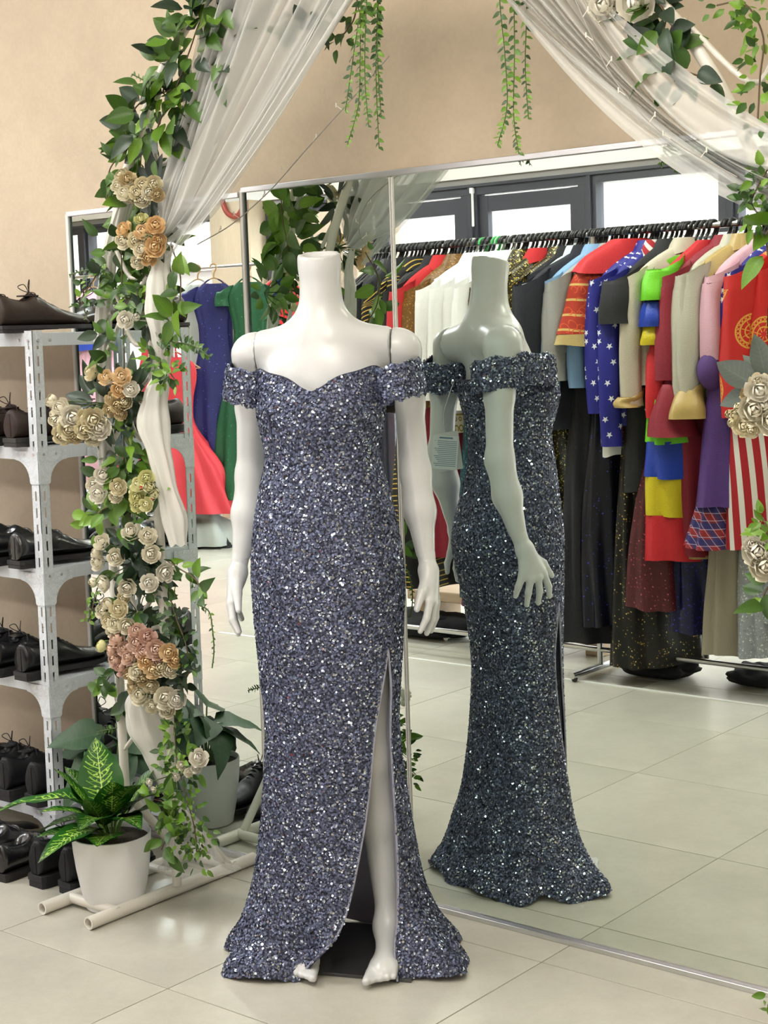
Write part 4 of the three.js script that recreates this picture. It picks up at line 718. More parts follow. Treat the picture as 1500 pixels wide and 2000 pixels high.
// leaves of the far leg
garland('dark rose leaves over the curve of the far leg', [[-1.52,2.061,0.34], [-1.478,2.008,0.34], [-1.484,1.952,0.35], [-1.452,1.911,0.35], [-1.4,1.886,0.35]], 34, { size: 0.055, spread: 0.035, mats: ['dark', 'mid'], seed: 81, group: gL });
garland('bright small-leaved vine at the far edge above the tulle', [[-1.363,2.006,0.36], [-1.312,2.003,0.36], [-1.273,1.94,0.36], [-1.279,1.87,0.36], [-1.284,1.795,0.36]], 90, { size: 0.024, spread: 0.035, geo: 'small', mats: ['bright', 'vine'], seed: 82, group: gL });
garland('small-leaved vine hanging below the tulle at the far edge', [[-1.26,1.707,0.37], [-1.275,1.676,0.38], [-1.287,1.65,0.38], [-1.27,1.622,0.38]], 56, { size: 0.024, spread: 0.03, geo: 'small', mats: ['bright', 'vine'], seed: 83, group: gL });
garland('big bright leaves at the far edge beside the black hangers', [[-1.236,1.606,0.39], [-1.253,1.593,0.39], [-1.251,1.553,0.39]], 7, { size: 0.06, spread: 0.012, mats: ['bright'], seed: 84, group: gL });
garland('bright fine leaves just above the lower white roses of the far leg', [[-1.273,1.083,0.37], [-1.263,1.055,0.37], [-1.278,1.04,0.37]], 30, { size: 0.022, spread: 0.025, geo: 'small', mats: ['bright'], seed: 85, group: gL });
garland('broad leaf pair below the lower white roses of the far leg', [[-1.259,0.961,0.37], [-1.272,0.936,0.37], [-1.264,0.904,0.37]], 7, { size: 0.05, spread: 0.012, mats: ['bright', 'mid'], seed: 86, group: gL });
garland('leaf tips near the foot of the far leg', [[-1.269,0.193,0.3], [-1.293,0.141,0.3], [-1.301,0.118,0.3]], 10, { size: 0.025, spread: 0.015, mats: ['bright'], seed: 87, group: gL });

garland('mixed green leaves filling the scrollwork up the far leg', [[-1.1, 0.4, 0.33], [-1.11, 0.8, 0.34], [-1.1, 1.2, 0.34], [-1.12, 1.6, 0.34]], 170, { size: 0.045, spread: 0.07, mats: ['mid', 'dark', 'bright'], seed: 88, group: gL });

// fairy-light wires
const wire = (label, pts) => { const t = thing('fairy_light_wire', label, 'string lights'); part('wire', tube(pts, 0.0014, 60, 5), greyTwig, t); const c = new THREE.CatmullRomCurve3(pts.map((p) => V(...p))); for (let k = 1; k < 8; k++) { const p = c.getPoint(k / 8), s = k % 2 ? 1 : -1; part('bulb', merge([rod([p.x, p.y, p.z], [p.x + 0.012 * s, p.y + 0.01, p.z + 0.004], 0.001, 0.001, 5), new THREE.CapsuleGeometry(0.0017, 0.007, 3, 6).translate(p.x + 0.014 * s, p.y + 0.012, p.z + 0.004)]), std([0.8, 0.78, 0.7], 0.3), t); } };
wire('thin twig-like fairy light wire slung from the crown to the gathered tulle', [[-2.172,2.032,0.3], [-2.302,1.964,0.27], [-2.49,1.874,0.22], [-2.647,1.782,0.2], [-2.723,1.712,0.25], [-2.758,1.666,0.33]]);
wire('thin fairy light wire lying along the tulle over the wide mirror', [[-1.64,2.062,0.4], [-1.607,1.992,0.4], [-1.564,1.911,0.4], [-1.489,1.818,0.4], [-1.416,1.76,0.4], [-1.305,1.695,0.4]]);

// ---------- potted plants at the foot of the arch ----------
{
  const potMat = phys([0.86, 0.87, 0.87], 0.45, { clearcoat: 0.1 }), soil = std([0.05, 0.04, 0.03], 0.95, { bumpMap: grain, bumpScale: 0.01 });
  const pot = (t, h, rt, rb, mat) => {
    const p = [[0, 0], [rb - 0.004, 0], [rb, 0.004], [lerp(rb, rt, 0.42), h * 0.3], [lerp(rb, rt, 0.72), h * 0.55], [lerp(rb, rt, 0.92), h * 0.8], [rt, h - 0.002], [rt - 0.001, h], [rt - 0.004, h], [rt - 0.006, h - 0.01], [lerp(rb, rt, 0.7) - 0.006, h * 0.6], [0, h * 0.6]].map((q) => new THREE.Vector2(...q));
    part('pot', new THREE.LatheGeometry(p, 48), mat, t); part('soil', new THREE.CylinderGeometry(rt - 0.006, rt - 0.012, 0.02, 28).translate(0, h - 0.025, 0), soil, t);
  };
  // variegated leaf print: pale midrib and side veins on green
  const dumb = canvasTex(128, 256, (c, w, h) => { c.fillStyle = '#1d5a14'; c.fillRect(0, 0, w, h); const R = rng(4); c.strokeStyle = '#a9cf52'; for (let k = 0; k < 15; k++) { const y = h - 8 - k * 16; for (const s of [-1, 1]) { c.lineWidth = 1.5 + R() * 2.5; c.beginPath(); c.moveTo(w / 2, y); c.quadraticCurveTo(w / 2 + s * 22, y - 12, w / 2 + s * (30 + R() * 22), y - 26 - R() * 8); c.stroke(); if (R() < 0.8) { c.lineWidth = 1.2; c.beginPath(); c.moveTo(w / 2 + s * 16, y - 9); c.lineTo(w / 2 + s * 34, y - 6 - R() * 5); c.stroke(); } } } c.fillStyle = '#c4dc74'; for (let k = 0; k < 90; k++) { const x = w / 2 + (R() - 0.5) * 44, y = R() * h; c.beginPath(); c.arc(x, y, 1 + R() * 3, 0, 7); c.fill(); } c.strokeStyle = '#d6e890'; c.lineWidth = 3.5; c.beginPath(); c.moveTo(w / 2, 0); c.lineTo(w / 2, h); c.stroke(); });
  const lf = [std([0.9, 1, 0.8], 0.38, { ...DS, map: dumb }), std([0.45, 0.55, 0.45], 0.38, { ...DS, map: dumb })];
  const G = [leafGeo(0.6, { bend: 0.12, fold: 0.18, wave: 0.012, nu: 10, nv: 6 }), leafGeo(0.54, { bend: 0.5, fold: 0.22, wave: 0.02, nu: 10, nv: 6 }), leafGeo(0.36, { bend: 0.7, fold: 0.25, wave: 0.03, nu: 12, nv: 6 })];
  const t = thing('potted_plant', 'variegated green leaf plant in a smooth white pot between the arch rails', 'plant', [-3.04, 0, 0.455]);
  pot(t, 0.192, 0.101, 0.074, potMat);
  const rim = 0.18, stem = std([0.16, 0.3, 0.07], 0.5);
  // leaf: base direction (azimuth seen from above, 0 = +x), lift, length, geometry, tone, stalk height
  const R = rng(9);
  for (const [az, lift, len, g, m, up] of [[160, 75, 0.2, 0, 0, 0.05], [215, 30, 0.24, 2, 0, 0.08], [235, 8, 0.15, 0, 1, 0.02], [275, 22, 0.18, 1, 0, 0.03], [310, 15, 0.17, 0, 0, 0.02], [340, 35, 0.16, 1, 1, 0.05], [20, 50, 0.17, 1, 1, 0.06], [60, 60, 0.15, 0, 1, 0.05], [110, 40, 0.15, 1, 1, 0.04], [255, 50, 0.15, 1, 0, 0.04], [190, 55, 0.16, 0, 1, 0.05], [292, 55, 0.13, 0, 1, 0.04], [230, 62, 0.17, 0, 0, 0.05], [325, 60, 0.15, 0, 0, 0.06], [265, 15, 0.17, 1, 1, 0.03], [300, 38, 0.17, 1, 1, 0.05], [205, 12, 0.17, 1, 1, 0.04], [5, 28, 0.17, 0, 1, 0.05], [345, 62, 0.17, 1, 1, 0.07], [180, 40, 0.16, 1, 1, 0.05]]) {
    const a = az * PI / 180, l = lift * PI / 180, out = V(Math.cos(a), 0, -Math.sin(a)), d = out.clone().multiplyScalar(Math.cos(l)).add(V(0, Math.sin(l), 0)), b = out.clone().multiplyScalar(0.035).add(V(0, rim + up, 0));
    const leaf = part('leaf', G[g], lf[m], t); put(leaf, b, d, lift > 70 ? V(0.7, 0.1, 0.7) : V(0, 1, 0).addScaledVector(out, -0.4), len);
    part('stalk', tube([[out.x * 0.008, rim - 0.02, out.z * 0.008], [b.x * 0.7, rim + up * 0.6, b.z * 0.7], [b.x, b.y, b.z]], 0.003, 8, 6), stem, leaf.parent);
  }
  const t2 = thing('potted_plant', 'dark heart-leaved plant in a white pot tucked between shelf and arch', 'plant', [-3.335, 0, 0.185]);
  pot(t2, 0.2, 0.1, 0.074, potMat);
  const hm = [std([0.06, 0.15, 0.065], 0.5, { ...DS, map: veins }), std([0.045, 0.115, 0.05], 0.5, { ...DS, map: veins })];
  for (const [az, lift, len, up] of [[200, 15, 0.15, 0.14], [235, 25, 0.13, 0.17], [265, 0, 0.15, 0.1], [300, 20, 0.14, 0.12], [330, 10, 0.13, 0.1], [20, 5, 0.17, 0.13], [45, 15, 0.14, 0.15], [90, 0, 0.1, 0.1], [120, 10, 0.1, 0.14], [75, 40, 0.11, 0.18], [150, 20, 0.12, 0.12]]) {
    const a = az * PI / 180, l = (lift - 25) * PI / 180, out = V(Math.cos(a), 0, -Math.sin(a)), d = out.clone().multiplyScalar(Math.cos(l)).add(V(0, Math.sin(l), 0)), b = out.clone().multiplyScalar(0.05).add(V(0, rim + up, 0));
    put(part('leaf', pick(R, LEAF.heart), pick(R, hm), t2), b, d, V(0.5, 0.9, 0.5).addScaledVector(out, 0.3), len);
    part('stalk', tube([[out.x * 0.01, rim - 0.02, out.z * 0.01], [b.x * 0.6, rim + up * 0.7, b.z * 0.6], [b.x, b.y, b.z]], 0.0025, 8, 6), stem, t2);
  }
}

// ---------- the long clothes rail opposite the mirror, seen in it ----------
const RY = 1.815, RZ = 2.55;
const chrome = std([0.6, 0.61, 0.63], 0.3, { metalness: 1 }), black = std([0.012, 0.012, 0.014], 0.35);
{
  const t = thing('clothes_rail', 'long chrome clothes rail on uprights, packed with costumes', 'clothes rail', [0, 0, RZ]);
  part('top_rail', rod([-4.75, RY, 0], [-2.0, RY, 0], 0.0125), chrome, t);
  part('bottom_bar', rod([-4.75, 0.1, 0], [-2.0, 0.1, 0], 0.011), chrome, t);
  for (const x of [-4.75, -3.42, -2.0]) { part('upright', rod([x, 0.03, 0], [x, RY, 0], 0.0125), chrome, t); part('foot', rod([x, 0.028, -0.22], [x, 0.028, 0.22], 0.014), chrome, t); for (const s of [-1, 1]) part('caster', new THREE.CylinderGeometry(0.014, 0.014, 0.012, 12).rotateZ(PI / 2).translate(x, 0.014, s * 0.2), black, t); }
  const u = thing('clothes_rail', 'second chrome clothes rail half hidden behind the long one', 'clothes rail', [0, 0, RZ + 0.42]);
  part('top_rail', rod([-4.4, 1.8, 0], [-1.8, 1.8, 0], 0.0125), chrome, u);
  for (const x of [-4.4, -1.8]) { part('upright', rod([x, 0.0, 0], [x, 1.8, 0], 0.0125), chrome, u); part('foot', rod([x, 0.014, -0.2], [x, 0.014, 0.2], 0.014), chrome, u); }
}
const hangerGeo = (wide) => merge([tube([[0, -0.075, 0], [0, -0.05, 0.003], [0, -0.02, 0.018], [0, 0.006, 0.019], [0, 0.019, 0], [0, 0.008, -0.017], [0, -0.008, -0.021]], 0.0062, 18, 6), tube([[0, -0.2, -wide], [0, -0.165, -wide * 0.72], [0, -0.1, -0.05], [0, -0.08, 0], [0, -0.1, 0.05], [0, -0.165, wide * 0.72], [0, -0.2, wide]], 0.0058, 24, 6), rod([0, -0.2, -wide], [0, -0.2, wide], 0.0042, 0.0042, 6)]);
const HANG = hangerGeo(0.18), hangMats = [std([0.012, 0.012, 0.014], 0.35), std([0.05, 0.4, 0.1], 0.4), std([0.7, 0.72, 0.7], 0.4), std([0.38, 0.24, 0.12], 0.5), std([0.014, 0.014, 0.016], 0.35)];
let hangerCount = 0;
function hanger(x, z, turn, m = 0, y = RY) {
  const h = solo('clothes_hanger', HANG, hangMats[m], ['black plastic hanger hooked on the long clothes rail', 'green plastic hanger on the long clothes rail', 'white plastic hanger on the long clothes rail', 'brown wooden hanger on the far gown rail', 'black plastic hanger hooked on the second rail behind'][m], 'hanger', ['black hangers on the long rail', 'green hangers', 'white hangers', 'wooden hangers on the far rail', 'black hangers on the second rail'][m]);
  h.position.set(x, y, z); h.rotation.y = turn; hangerCount++;
}
// prints and weaves
const star = (c, x, y, r, fill) => { c.fillStyle = fill; c.beginPath(); for (let k = 0; k < 10; k++) { const a = -PI / 2 + k * PI / 5, q = k % 2 ? r * 0.42 : r; c.lineTo(x + q * Math.cos(a), y + q * Math.sin(a)); } c.fill(); };
const TX = {
  stars: canvasTex(256, 256, (c, w, h) => { c.fillStyle = '#1c1f86'; c.fillRect(0, 0, w, h); for (const [x, y] of [[48, 40], [176, 90], [90, 150], [210, 200], [40, 235]]) star(c, x, y, 26, '#e8e8f2'); }, [7, 7]),
  plaid: canvasTex(256, 256, (c, w, h) => { c.fillStyle = '#8a1c22'; c.fillRect(0, 0, w, h); c.fillStyle = 'rgba(35,40,110,0.75)'; for (const k of [20, 148]) { c.fillRect(k, 0, 46, h); c.fillRect(0, k, w, 46); } c.fillStyle = 'rgba(190,200,230,0.75)'; for (const k of [10, 80, 140, 208]) { c.fillRect(k, 0, 5, h); c.fillRect(0, k, w, 5); } }, [8, 8]),
  stripes: canvasTex(128, 16, (c, w, h) => { c.fillStyle = '#ded8d4'; c.fillRect(0, 0, w, h); c.fillStyle = '#a51420'; c.fillRect(0, 0, 36, h); c.fillRect(64, 0, 36, h); }, [10, 1]),
  medal: canvasTex(512, 512, (c, w, h) => { c.fillStyle = '#c01a18'; c.fillRect(0, 0, w, h); const m = (x, y, r) => { c.strokeStyle = '#d9a441'; c.lineWidth = 7; for (const q of [1, 0.72, 0.42]) { c.beginPath(); c.arc(x, y, r * q, 0, 7); c.stroke(); } c.lineWidth = 4; for (let k = 0; k < 22; k++) { const a = k / 22 * 2 * PI; c.beginPath(); c.arc(x + r * 0.86 * Math.cos(a), y + r * 0.86 * Math.sin(a), r * 0.1, 0, 7); c.stroke(); } for (let k = 0; k < 8; k++) { const a = k / 8 * 2 * PI; c.beginPath(); c.moveTo(x + r * 0.15 * Math.cos(a), y + r * 0.15 * Math.sin(a)); c.lineTo(x + r * 0.66 * Math.cos(a + 0.2), y + r * 0.66 * Math.sin(a + 0.2)); c.stroke(); } }; m(150, 130, 84); m(390, 350, 84); }, [2.6, 2.6]),
  ethnic: canvasTex(256, 256, (c, w, h) => { c.fillStyle = '#a83018'; c.fillRect(0, 0, w, h); c.fillStyle = '#c8a860'; for (let k = 0; k < 4; k++) { c.fillRect(0, k * 64, w, 10); } c.strokeStyle = '#d2562a'; c.lineWidth = 3; const R = rng(6); for (let k = 0; k < 40; k++) { c.beginPath(); c.arc(R() * w, R() * h, 8 + R() * 14, 0, 5); c.stroke(); } }, [4, 4]),
  goldhem: canvasTex(256, 128, (c, w, h) => { c.fillStyle = '#cfcabb'; c.fillRect(0, 0, w, h); c.strokeStyle = '#8a7420'; c.lineWidth = 6; for (let k = 0; k < 8; k++) { c.beginPath(); c.arc(16 + k * 32, 62, 13, 0, 7); c.stroke(); c.beginPath(); c.arc(16 + k * 32, 104, 8, 0, 7); c.stroke(); } c.fillStyle = '#8f7a26'; c.fillRect(0, 120, w, 8); }, [6, 8]),
  feather: canvasTex(128, 256, (c, w, h) => { c.fillStyle = '#08080a'; c.fillRect(0, 0, w, h); c.strokeStyle = '#c7a640'; c.lineWidth = 4; for (let k = 0; k < 15; k++) { const y = 12 + k * 16.5; c.beginPath(); c.moveTo(60, y); c.quadraticCurveTo(88, y - 8, 110, y - 22); c.moveTo(60, y); c.lineTo(28, y + 2); c.stroke(); } }, [5, 3]),
};
const spangle = (base, dots, n, seed, size = 256) => canvasTex(size, size, (c, w, h) => { c.fillStyle = base; c.fillRect(0, 0, w, h); const R = rng(seed); for (let k = 0; k < n; k++) { c.fillStyle = dots[Math.floor(R() * dots.length)]; c.beginPath(); c.arc(R() * w, R() * h, 1 + R() * 2.4, 0, 7); c.fill(); } }, [4, 4]);
const cl = (c, r = 0.85, more) => std(c, r, { ...DS, bumpMap: rep(weave, 6), bumpScale: 0.0008, ...more });
const pr = (map, r = 0.75, more) => std([1, 1, 1], r, { ...DS, map, ...more });
const CL = {
  black: cl([0.012, 0.012, 0.016]), blackgold: pr(spangle('#08080c', ['#c9a23c', '#6b5420', '#2a2a33'], 60, 1), 0.5), feather: pr(TX.feather), red: cl([0.5, 0.02, 0.025]), gold: pr(spangle('#6d4a14', ['#b8863a', '#8d6420'], 500, 2), 0.5), white: cl([0.8, 0.8, 0.79]), goldhem: pr(TX.goldhem), goldseq: pr(spangle('#2a2208', ['#d8c23c', '#f2e68a', '#8c7a1c', '#111'], 900, 3), 0.35, { metalness: 0.3 }),
  paleblue: cl([0.55, 0.65, 0.7]), suit: cl([0.016, 0.018, 0.028]), blue: cl([0.22, 0.38, 0.62]), grey: cl([0.34, 0.34, 0.33]), ethnic: pr(TX.ethnic), tan: cl([0.5, 0.38, 0.15], 0.6), stars: pr(TX.stars, 0.6), stripes: pr(TX.stripes), coat: cl([0.022, 0.022, 0.026]), cream: cl([0.55, 0.5, 0.4], 0.6), maroon: pr(spangle('#4a0814', ['#8c2a3a', '#c06070', '#2c040a'], 260, 4), 0.5),
  green: cl([0.16, 0.6, 0.015], 0.45), cobalt: cl([0.012, 0.05, 0.42], 0.4), yellow: cl([0.62, 0.5, 0.01], 0.5), scarlet: cl([0.55, 0.012, 0.02], 0.6), crimson: cl([0.26, 0.012, 0.03], 0.65), satin: cl([0.52, 0.5, 0.42], 0.4), goldsatin: cl([0.48, 0.34, 0.12], 0.35), pink: cl([0.72, 0.42, 0.52], 0.7), purple: cl([0.075, 0.025, 0.18], 0.6), plaid: pr(TX.plaid), medal: pr(TX.medal, 0.55), navyseq: pr(spangle('#040618', ['#1a1f66', '#0c1036', '#3a44c8'], 160, 5), 0.4), teal: pr(spangle('#12424e', ['#2a7c8c', '#5fb6c4', '#0b2a33'], 700, 6), 0.45), magenta: pr(spangle('#4a0536', ['#8c0f68', '#c23c9c', '#2a0320'], 500, 7), 0.45), bluseq: pr(spangle('#070a3a', ['#2a34b8', '#10144f'], 400, 8), 0.4), brown: cl([0.09, 0.025, 0.012], 0.7), beige: cl([0.3, 0.26, 0.2], 0.8), silver: pr(spangle('#8f9499', ['#b8bcc0', '#d6d8da', '#7c8085'], 500, 9), 0.5), tulle: phys([0.5, 0.53, 0.5], 0.9, { ...DS, transparent: true, opacity: 0.8 }), navy: pr(spangle('#10135a', ['#262c80', '#6a70c8'], 60, 10), 0.6), emerald: pr(spangle('#044a28', ['#0c6a3c', '#3c9c68'], 60, 11), 0.6), coral: cl([0.55, 0.03, 0.045], 0.6),
};
const fold = (a, y, amp, n, ph) => 1 + amp * Math.sin(a * n + ph + y * 2) + amp * 0.5 * Math.sin(a * (n + 4) + ph * 2);
function body(rows, { thick = 0.05, amp = 0.06, n = 7, ph = 0, steps = 22, cols = 40, grow = 1 } = {}) {   // rows: [drop, half width, thickness]; hangs down from 0
  const rings = [], end = rows[rows.length - 1][0], start = rows[0][0];
  for (let i = 0; i <= steps; i++) {
    const y = lerp(start, end, i / steps), hw = table(rows, y, 1), th = rows[0].length > 2 ? table(rows, y, 2) : thick, ring = [];
    for (let j = 0; j < cols; j++) { const a = j / cols * 2 * PI, k = fold(a, y * 3, amp * (0.3 + 0.7 * i / steps * grow), n, ph), c = Math.cos(a), s = Math.sin(a); ring.push([th * k * Math.sign(s) * Math.pow(Math.abs(s), 0.8) + 0.004 * Math.sin(y * 9 + ph), -y - 0.006 * Math.sin(a * 3 + ph) * i / steps, hw * (1 + (k - 1) * 0.4) * Math.sign(c) * Math.pow(Math.abs(c), 0.75)]); }
    rings.push(ring);
  }
  return loft(rings, true);
}
const sleeveGeo = (side, len, r0, r1, ph = 0, from = 0.2, out = 0.2) => { const rows = []; for (let i = 0; i <= 12; i++) { const f = i / 12, y = from + f * len, z = side * (out + 0.035 * Math.sin(f * PI * 0.6) - 0.012 * f), r = lerp(r0, r1, f), ring = []; for (let j = 0; j < 18; j++) { const a = j / 18 * 2 * PI, k = fold(a, y * 4, 0.09, 4, ph); ring.push([r * 0.85 * k * Math.sin(a) + 0.004 * Math.sin(f * 8 + ph), -y + r * 0.5 * Math.cos(a) * side * (f < 0.12 ? -1 : 0), z + r * k * Math.cos(a)]); } rows.push(ring); } return loft(rows, true); };
const tops = (len, w = 0.2) => [[0.055, 0.036, 0.026], [0.075, 0.06, 0.032], [0.115, w * 0.6, 0.038], [0.165, w * 0.9, 0.042], [0.205, w * 1.02, 0.046], [0.3, w * 0.99, 0.046], [len * 0.75, w * 0.93, 0.048], [len, w, 0.055]];
const gown = (len, hem, th = 0.1) => [[0.12, 0.08, 0.03], [0.17, 0.14, 0.035], [0.26, 0.15, 0.04], [0.42, 0.12, 0.04], [0.6, 0.13, 0.045], [len * 0.72, lerp(0.15, hem, 0.6), th * 0.8], [len, hem, th]];
function garment(name, label, category, x, build, { turn = 0, z = RZ, y = RY, hang = 0, group = 'costumes on the long rail' } = {}) {
  if (y === RY) { turn = 0.52 + turn * 1.6; x += 0.2 * Math.sin(turn); }                          // all swung the same way on the rail
  const t = thing(name, label, category, [x, y, z], turn, group); build(t);
  if (hang >= 0) hanger(x, z, turn, hang, y);
  return t;
}
const shirt = (mat, len, slen, { w = 0.2, sm = mat, cuff, hem, collar = true, r0 = 0.06, r1 = 0.045, ph = 0, lapel } = {}) => (t) => {
  part('body', body(tops(len, w), { ph, amp: 0.07 }), mat, t);
  for (const s of [-1, 1]) { const sl = part('sleeve', sleeveGeo(s, slen, r0, r1, ph + s, 0.165, w * 0.95), sm, t); if (cuff) part('cuff', sleeveGeo(s, 0.05, r1 * 1.08, r1 * 1.1, ph, 0.165 + slen - 0.045, w * 0.95 + 0.02), cuff, sl); }
  if (collar) part('collar', body([[0.04, 0.045, 0.034], [0.065, 0.06, 0.042], [0.1, 0.078, 0.05]], { steps: 5, cols: 20, amp: 0.02 }), lapel ?? mat, t);
  if (hem) part('hem_band', body([[len - 0.005, w * 1.005, 0.0565], [len + hem[1], w * 1.01, 0.058]], { steps: 4, ph, amp: 0.07 }), hem[0], t);
};
const dress = (mat, len, hem, { th = 0.1, n = 9, amp = 0.12, ph = 0, sm, slen = 0.12, over } = {}) => (t) => {
  part('skirt', body(gown(len, hem, th), { n, amp, ph, steps: 28, cols: 56 }), mat, t);
  for (const s of [-1, 1]) part('strap', tube([[0, -0.09, s * 0.03], [0.004, -0.11, s * 0.06], [0, -0.16, s * 0.09]], 0.006, 10, 6), mat, t);
  if (sm) for (const s of [-1, 1]) part('sleeve', sleeveGeo(s, slen, 0.05, 0.055, ph, 0.16, 0.16), sm, t);
  if (over) over(t);
};
const tier = (t, nm, mat, y0, y1, w0, w1, th, ph) => part(nm, body([[y0, w0, th], [y1, w1, th * 1.1]], { steps: 6, amp: 0.09, n: 8, ph }), mat, t);
// from the mirror seam to the far end, as they hang
garment('jacket', 'black jacket with scattered gold leaf sequins, first on the long rail', 'jacket', -4.593, shirt(CL.blackgold, 0.706, 0.5, { ph: 1 }), { turn: 0.06 });
garment('jacket', 'plain black jacket next to the gold leaf one', 'jacket', -4.524, shirt(CL.black, 0.7, 0.5, { ph: 1.5 }), { turn: -0.05 });
garment('jacket', 'black parade jacket with gold feather braid', 'jacket', -4.444, shirt(CL.feather, 0.72, 0.52, { ph: 2, w: 0.205 }), { turn: 0.03 });
garment('gown', 'black gown with gold feather hem, beside the gown in the foreground', 'gown', -4.386, dress(CL.feather, 1.5, 0.2, { ph: 2 }));
garment('jacket', 'black velvet jacket just left of the red one', 'jacket', -4.343, shirt(CL.black, 0.68, 0.5, { ph: 3 }), { turn: 0.05 });
garment('jacket', 'bright red jacket between black velvet and white shirts', 'jacket', -4.277, shirt(CL.red, 0.66, 0.5, { ph: 4, w: 0.21 }), { turn: -0.04 });
garment('gown', 'long dark red gown hanging behind the mannequin hand', 'gown', -4.249, dress(CL.crimson, 1.36, 0.2, { ph: 4 }));
garment('jacket', 'brown gold spangled jacket beside the red one', 'jacket', -4.212, shirt(CL.gold, 0.7, 0.5, { ph: 5 }));
garment('shirt', 'white long-sleeved shirt, first of four nearest the red jacket', 'shirt', -4.131, shirt(CL.white, 0.730, 0.5, { ph: 1, w: 0.215, hem: [CL.goldhem, 0.075] }), { turn: 0.04, hang: 2 });
garment('shirt', 'white long-sleeved shirt, second of four from the red jacket', 'shirt', -4.060, shirt(CL.white, 0.56, 0.52, { ph: 2, w: 0.21, hem: [CL.goldhem, 0.06] }), { turn: -0.03, hang: 1 });
garment('gown', 'teal sequinned gown below the white shirts', 'gown', -4.033, dress(CL.teal, 1.529, 0.17, { ph: 1, n: 11 }));
garment('shirt', 'white long-sleeved shirt, third of four, with gold embroidered hem', 'shirt', -3.995, shirt(CL.white, 0.62, 0.5, { ph: 3, w: 0.21, hem: [CL.goldhem, 0.06] }), { turn: 0.05, hang: 2 });
garment('gown', 'magenta sequinned gown with a flared hem below the white shirts', 'gown', -3.965, dress(CL.magenta, 1.554, 0.22, { ph: 2, n: 11 }));
garment('shirt', 'white long-sleeved shirt, fourth of four, beside the mirrored mannequin', 'shirt', -3.925, shirt(CL.white, 0.6, 0.54, { ph: 4, w: 0.215 }), { hang: 2 });
garment('skirt_suit', 'dark brown skirt suit under the magenta gown', 'suit', -3.907, dress(CL.brown, 1.596, 0.2, { ph: 5 }));
garment('jacket', 'gold sequinned jacket behind the mirrored mannequin neck', 'jacket', -3.854, shirt(CL.goldseq, 0.6, 0.5, { ph: 5 }), { turn: -0.04 });
garment('jacket', 'second gold sequinned jacket, its red collar showing', 'jacket', -3.784, shirt(CL.goldseq, 0.62, 0.5, { ph: 6, lapel: CL.red }));
garment('gown', 'black and gold sequinned gown behind the mirrored mannequin', 'gown', -3.742, dress(CL.goldseq, 1.45, 0.2, { ph: 6 }));
garment('jacket', 'glittering black and gold jacket right of the mannequin neck', 'jacket', -3.686, shirt(CL.goldseq, 0.66, 0.5, { ph: 7, w: 0.205 }), { turn: 0.04 });
garment('jacket', 'black jacket between gold sequins and a pale blue shirt', 'jacket', -3.641, shirt(CL.black, 0.6, 0.5, { ph: 8 }));
garment('shirt', 'pale blue-grey shirt peeping out beside the black suit jacket', 'shirt', -3.611, shirt(CL.paleblue, 0.5, 0.42, { ph: 9, w: 0.2 }), { turn: 0.05 });
garment('suit_jacket', 'long black suit jacket with wide sleeves', 'jacket', -3.561, shirt(CL.suit, 0.78, 0.56, { ph: 1, w: 0.25, r0: 0.075, r1: 0.06 }), { turn: -0.03 });
garment('shirt', 'sky blue shirt beside the long black suit jacket', 'shirt', -3.507, shirt(CL.blue, 0.577, 0.48, { ph: 2, w: 0.21, r0: 0.045, r1: 0.04 }));
garment('gown', 'black gown hanging below the sky blue shirt', 'gown', -3.482, dress(CL.black, 1.66, 0.22, { ph: 3 }));
garment('waistcoat_suit', 'grey buttoned suit jacket over light grey lining', 'jacket', -3.448, shirt(CL.grey, 0.475, 0.42, { ph: 4, w: 0.24 }), { turn: 0.05 });
garment('shirt', 'second sky blue shirt under the red and gold waistcoat', 'shirt', -3.410, shirt(CL.blue, 0.526, 0.45, { ph: 5, w: 0.17, r0: 0.045, r1: 0.04 }));
garment('gown', 'midnight blue sequinned gown reaching almost to the floor', 'gown', -3.386, dress(CL.navyseq, 1.579, 0.21, { ph: 6, th: 0.08, n: 10 }));
garment('waistcoat', 'red waistcoat with broad gold borders', 'waistcoat', -3.360, (t) => { part('body', body([[0.05, 0.08, 0.03], [0.12, 0.2, 0.045], [0.2, 0.255, 0.06], [0.3, 0.28, 0.065], [0.405, 0.315, 0.07]], { ph: 2 }), CL.ethnic, t); part('border', body([[0.405 - 0.004, 0.318, 0.071], [0.446, 0.326, 0.074]], { steps: 4, ph: 2 }), CL.tan, t); part('flap', body([[0.03, 0.08, 0.05], [0.1, 0.2, 0.06], [0.16, 0.25, 0.07]], { steps: 6, ph: 1 }), CL.scarlet, t); }, { turn: 0.06 });
garment('trousers', 'dark red trousers with white cuffs below the waistcoat', 'trousers', -3.315, (t) => { for (const s of [-1, 1]) { const l = part('leg', body([[0.3, 0.085, 0.035], [0.6, 0.08, 0.035], [0.842, 0.075, 0.036]], { ph: s, amp: 0.05 }).translate(0, 0, s * 0.09), CL.crimson, t); part('cuff', body([[0.842 - 0.005, 0.077, 0.038], [0.889, 0.078, 0.038]], { steps: 3, amp: 0.05, ph: s }).translate(0, 0, s * 0.09), CL.white, l); } });
garment('costume_coat', 'blue coat printed with white stars, first of two', 'costume', -3.272, shirt(CL.stars, 0.619, 0.55, { ph: 3, w: 0.215 }), { turn: 0.04 });
garment('costume_coat', 'longer blue coat printed with white stars and a red-striped collar', 'costume', -3.226, shirt(CL.stars, 0.770, 0.68, { ph: 4, w: 0.2, lapel: CL.stripes }), { turn: -0.04 });
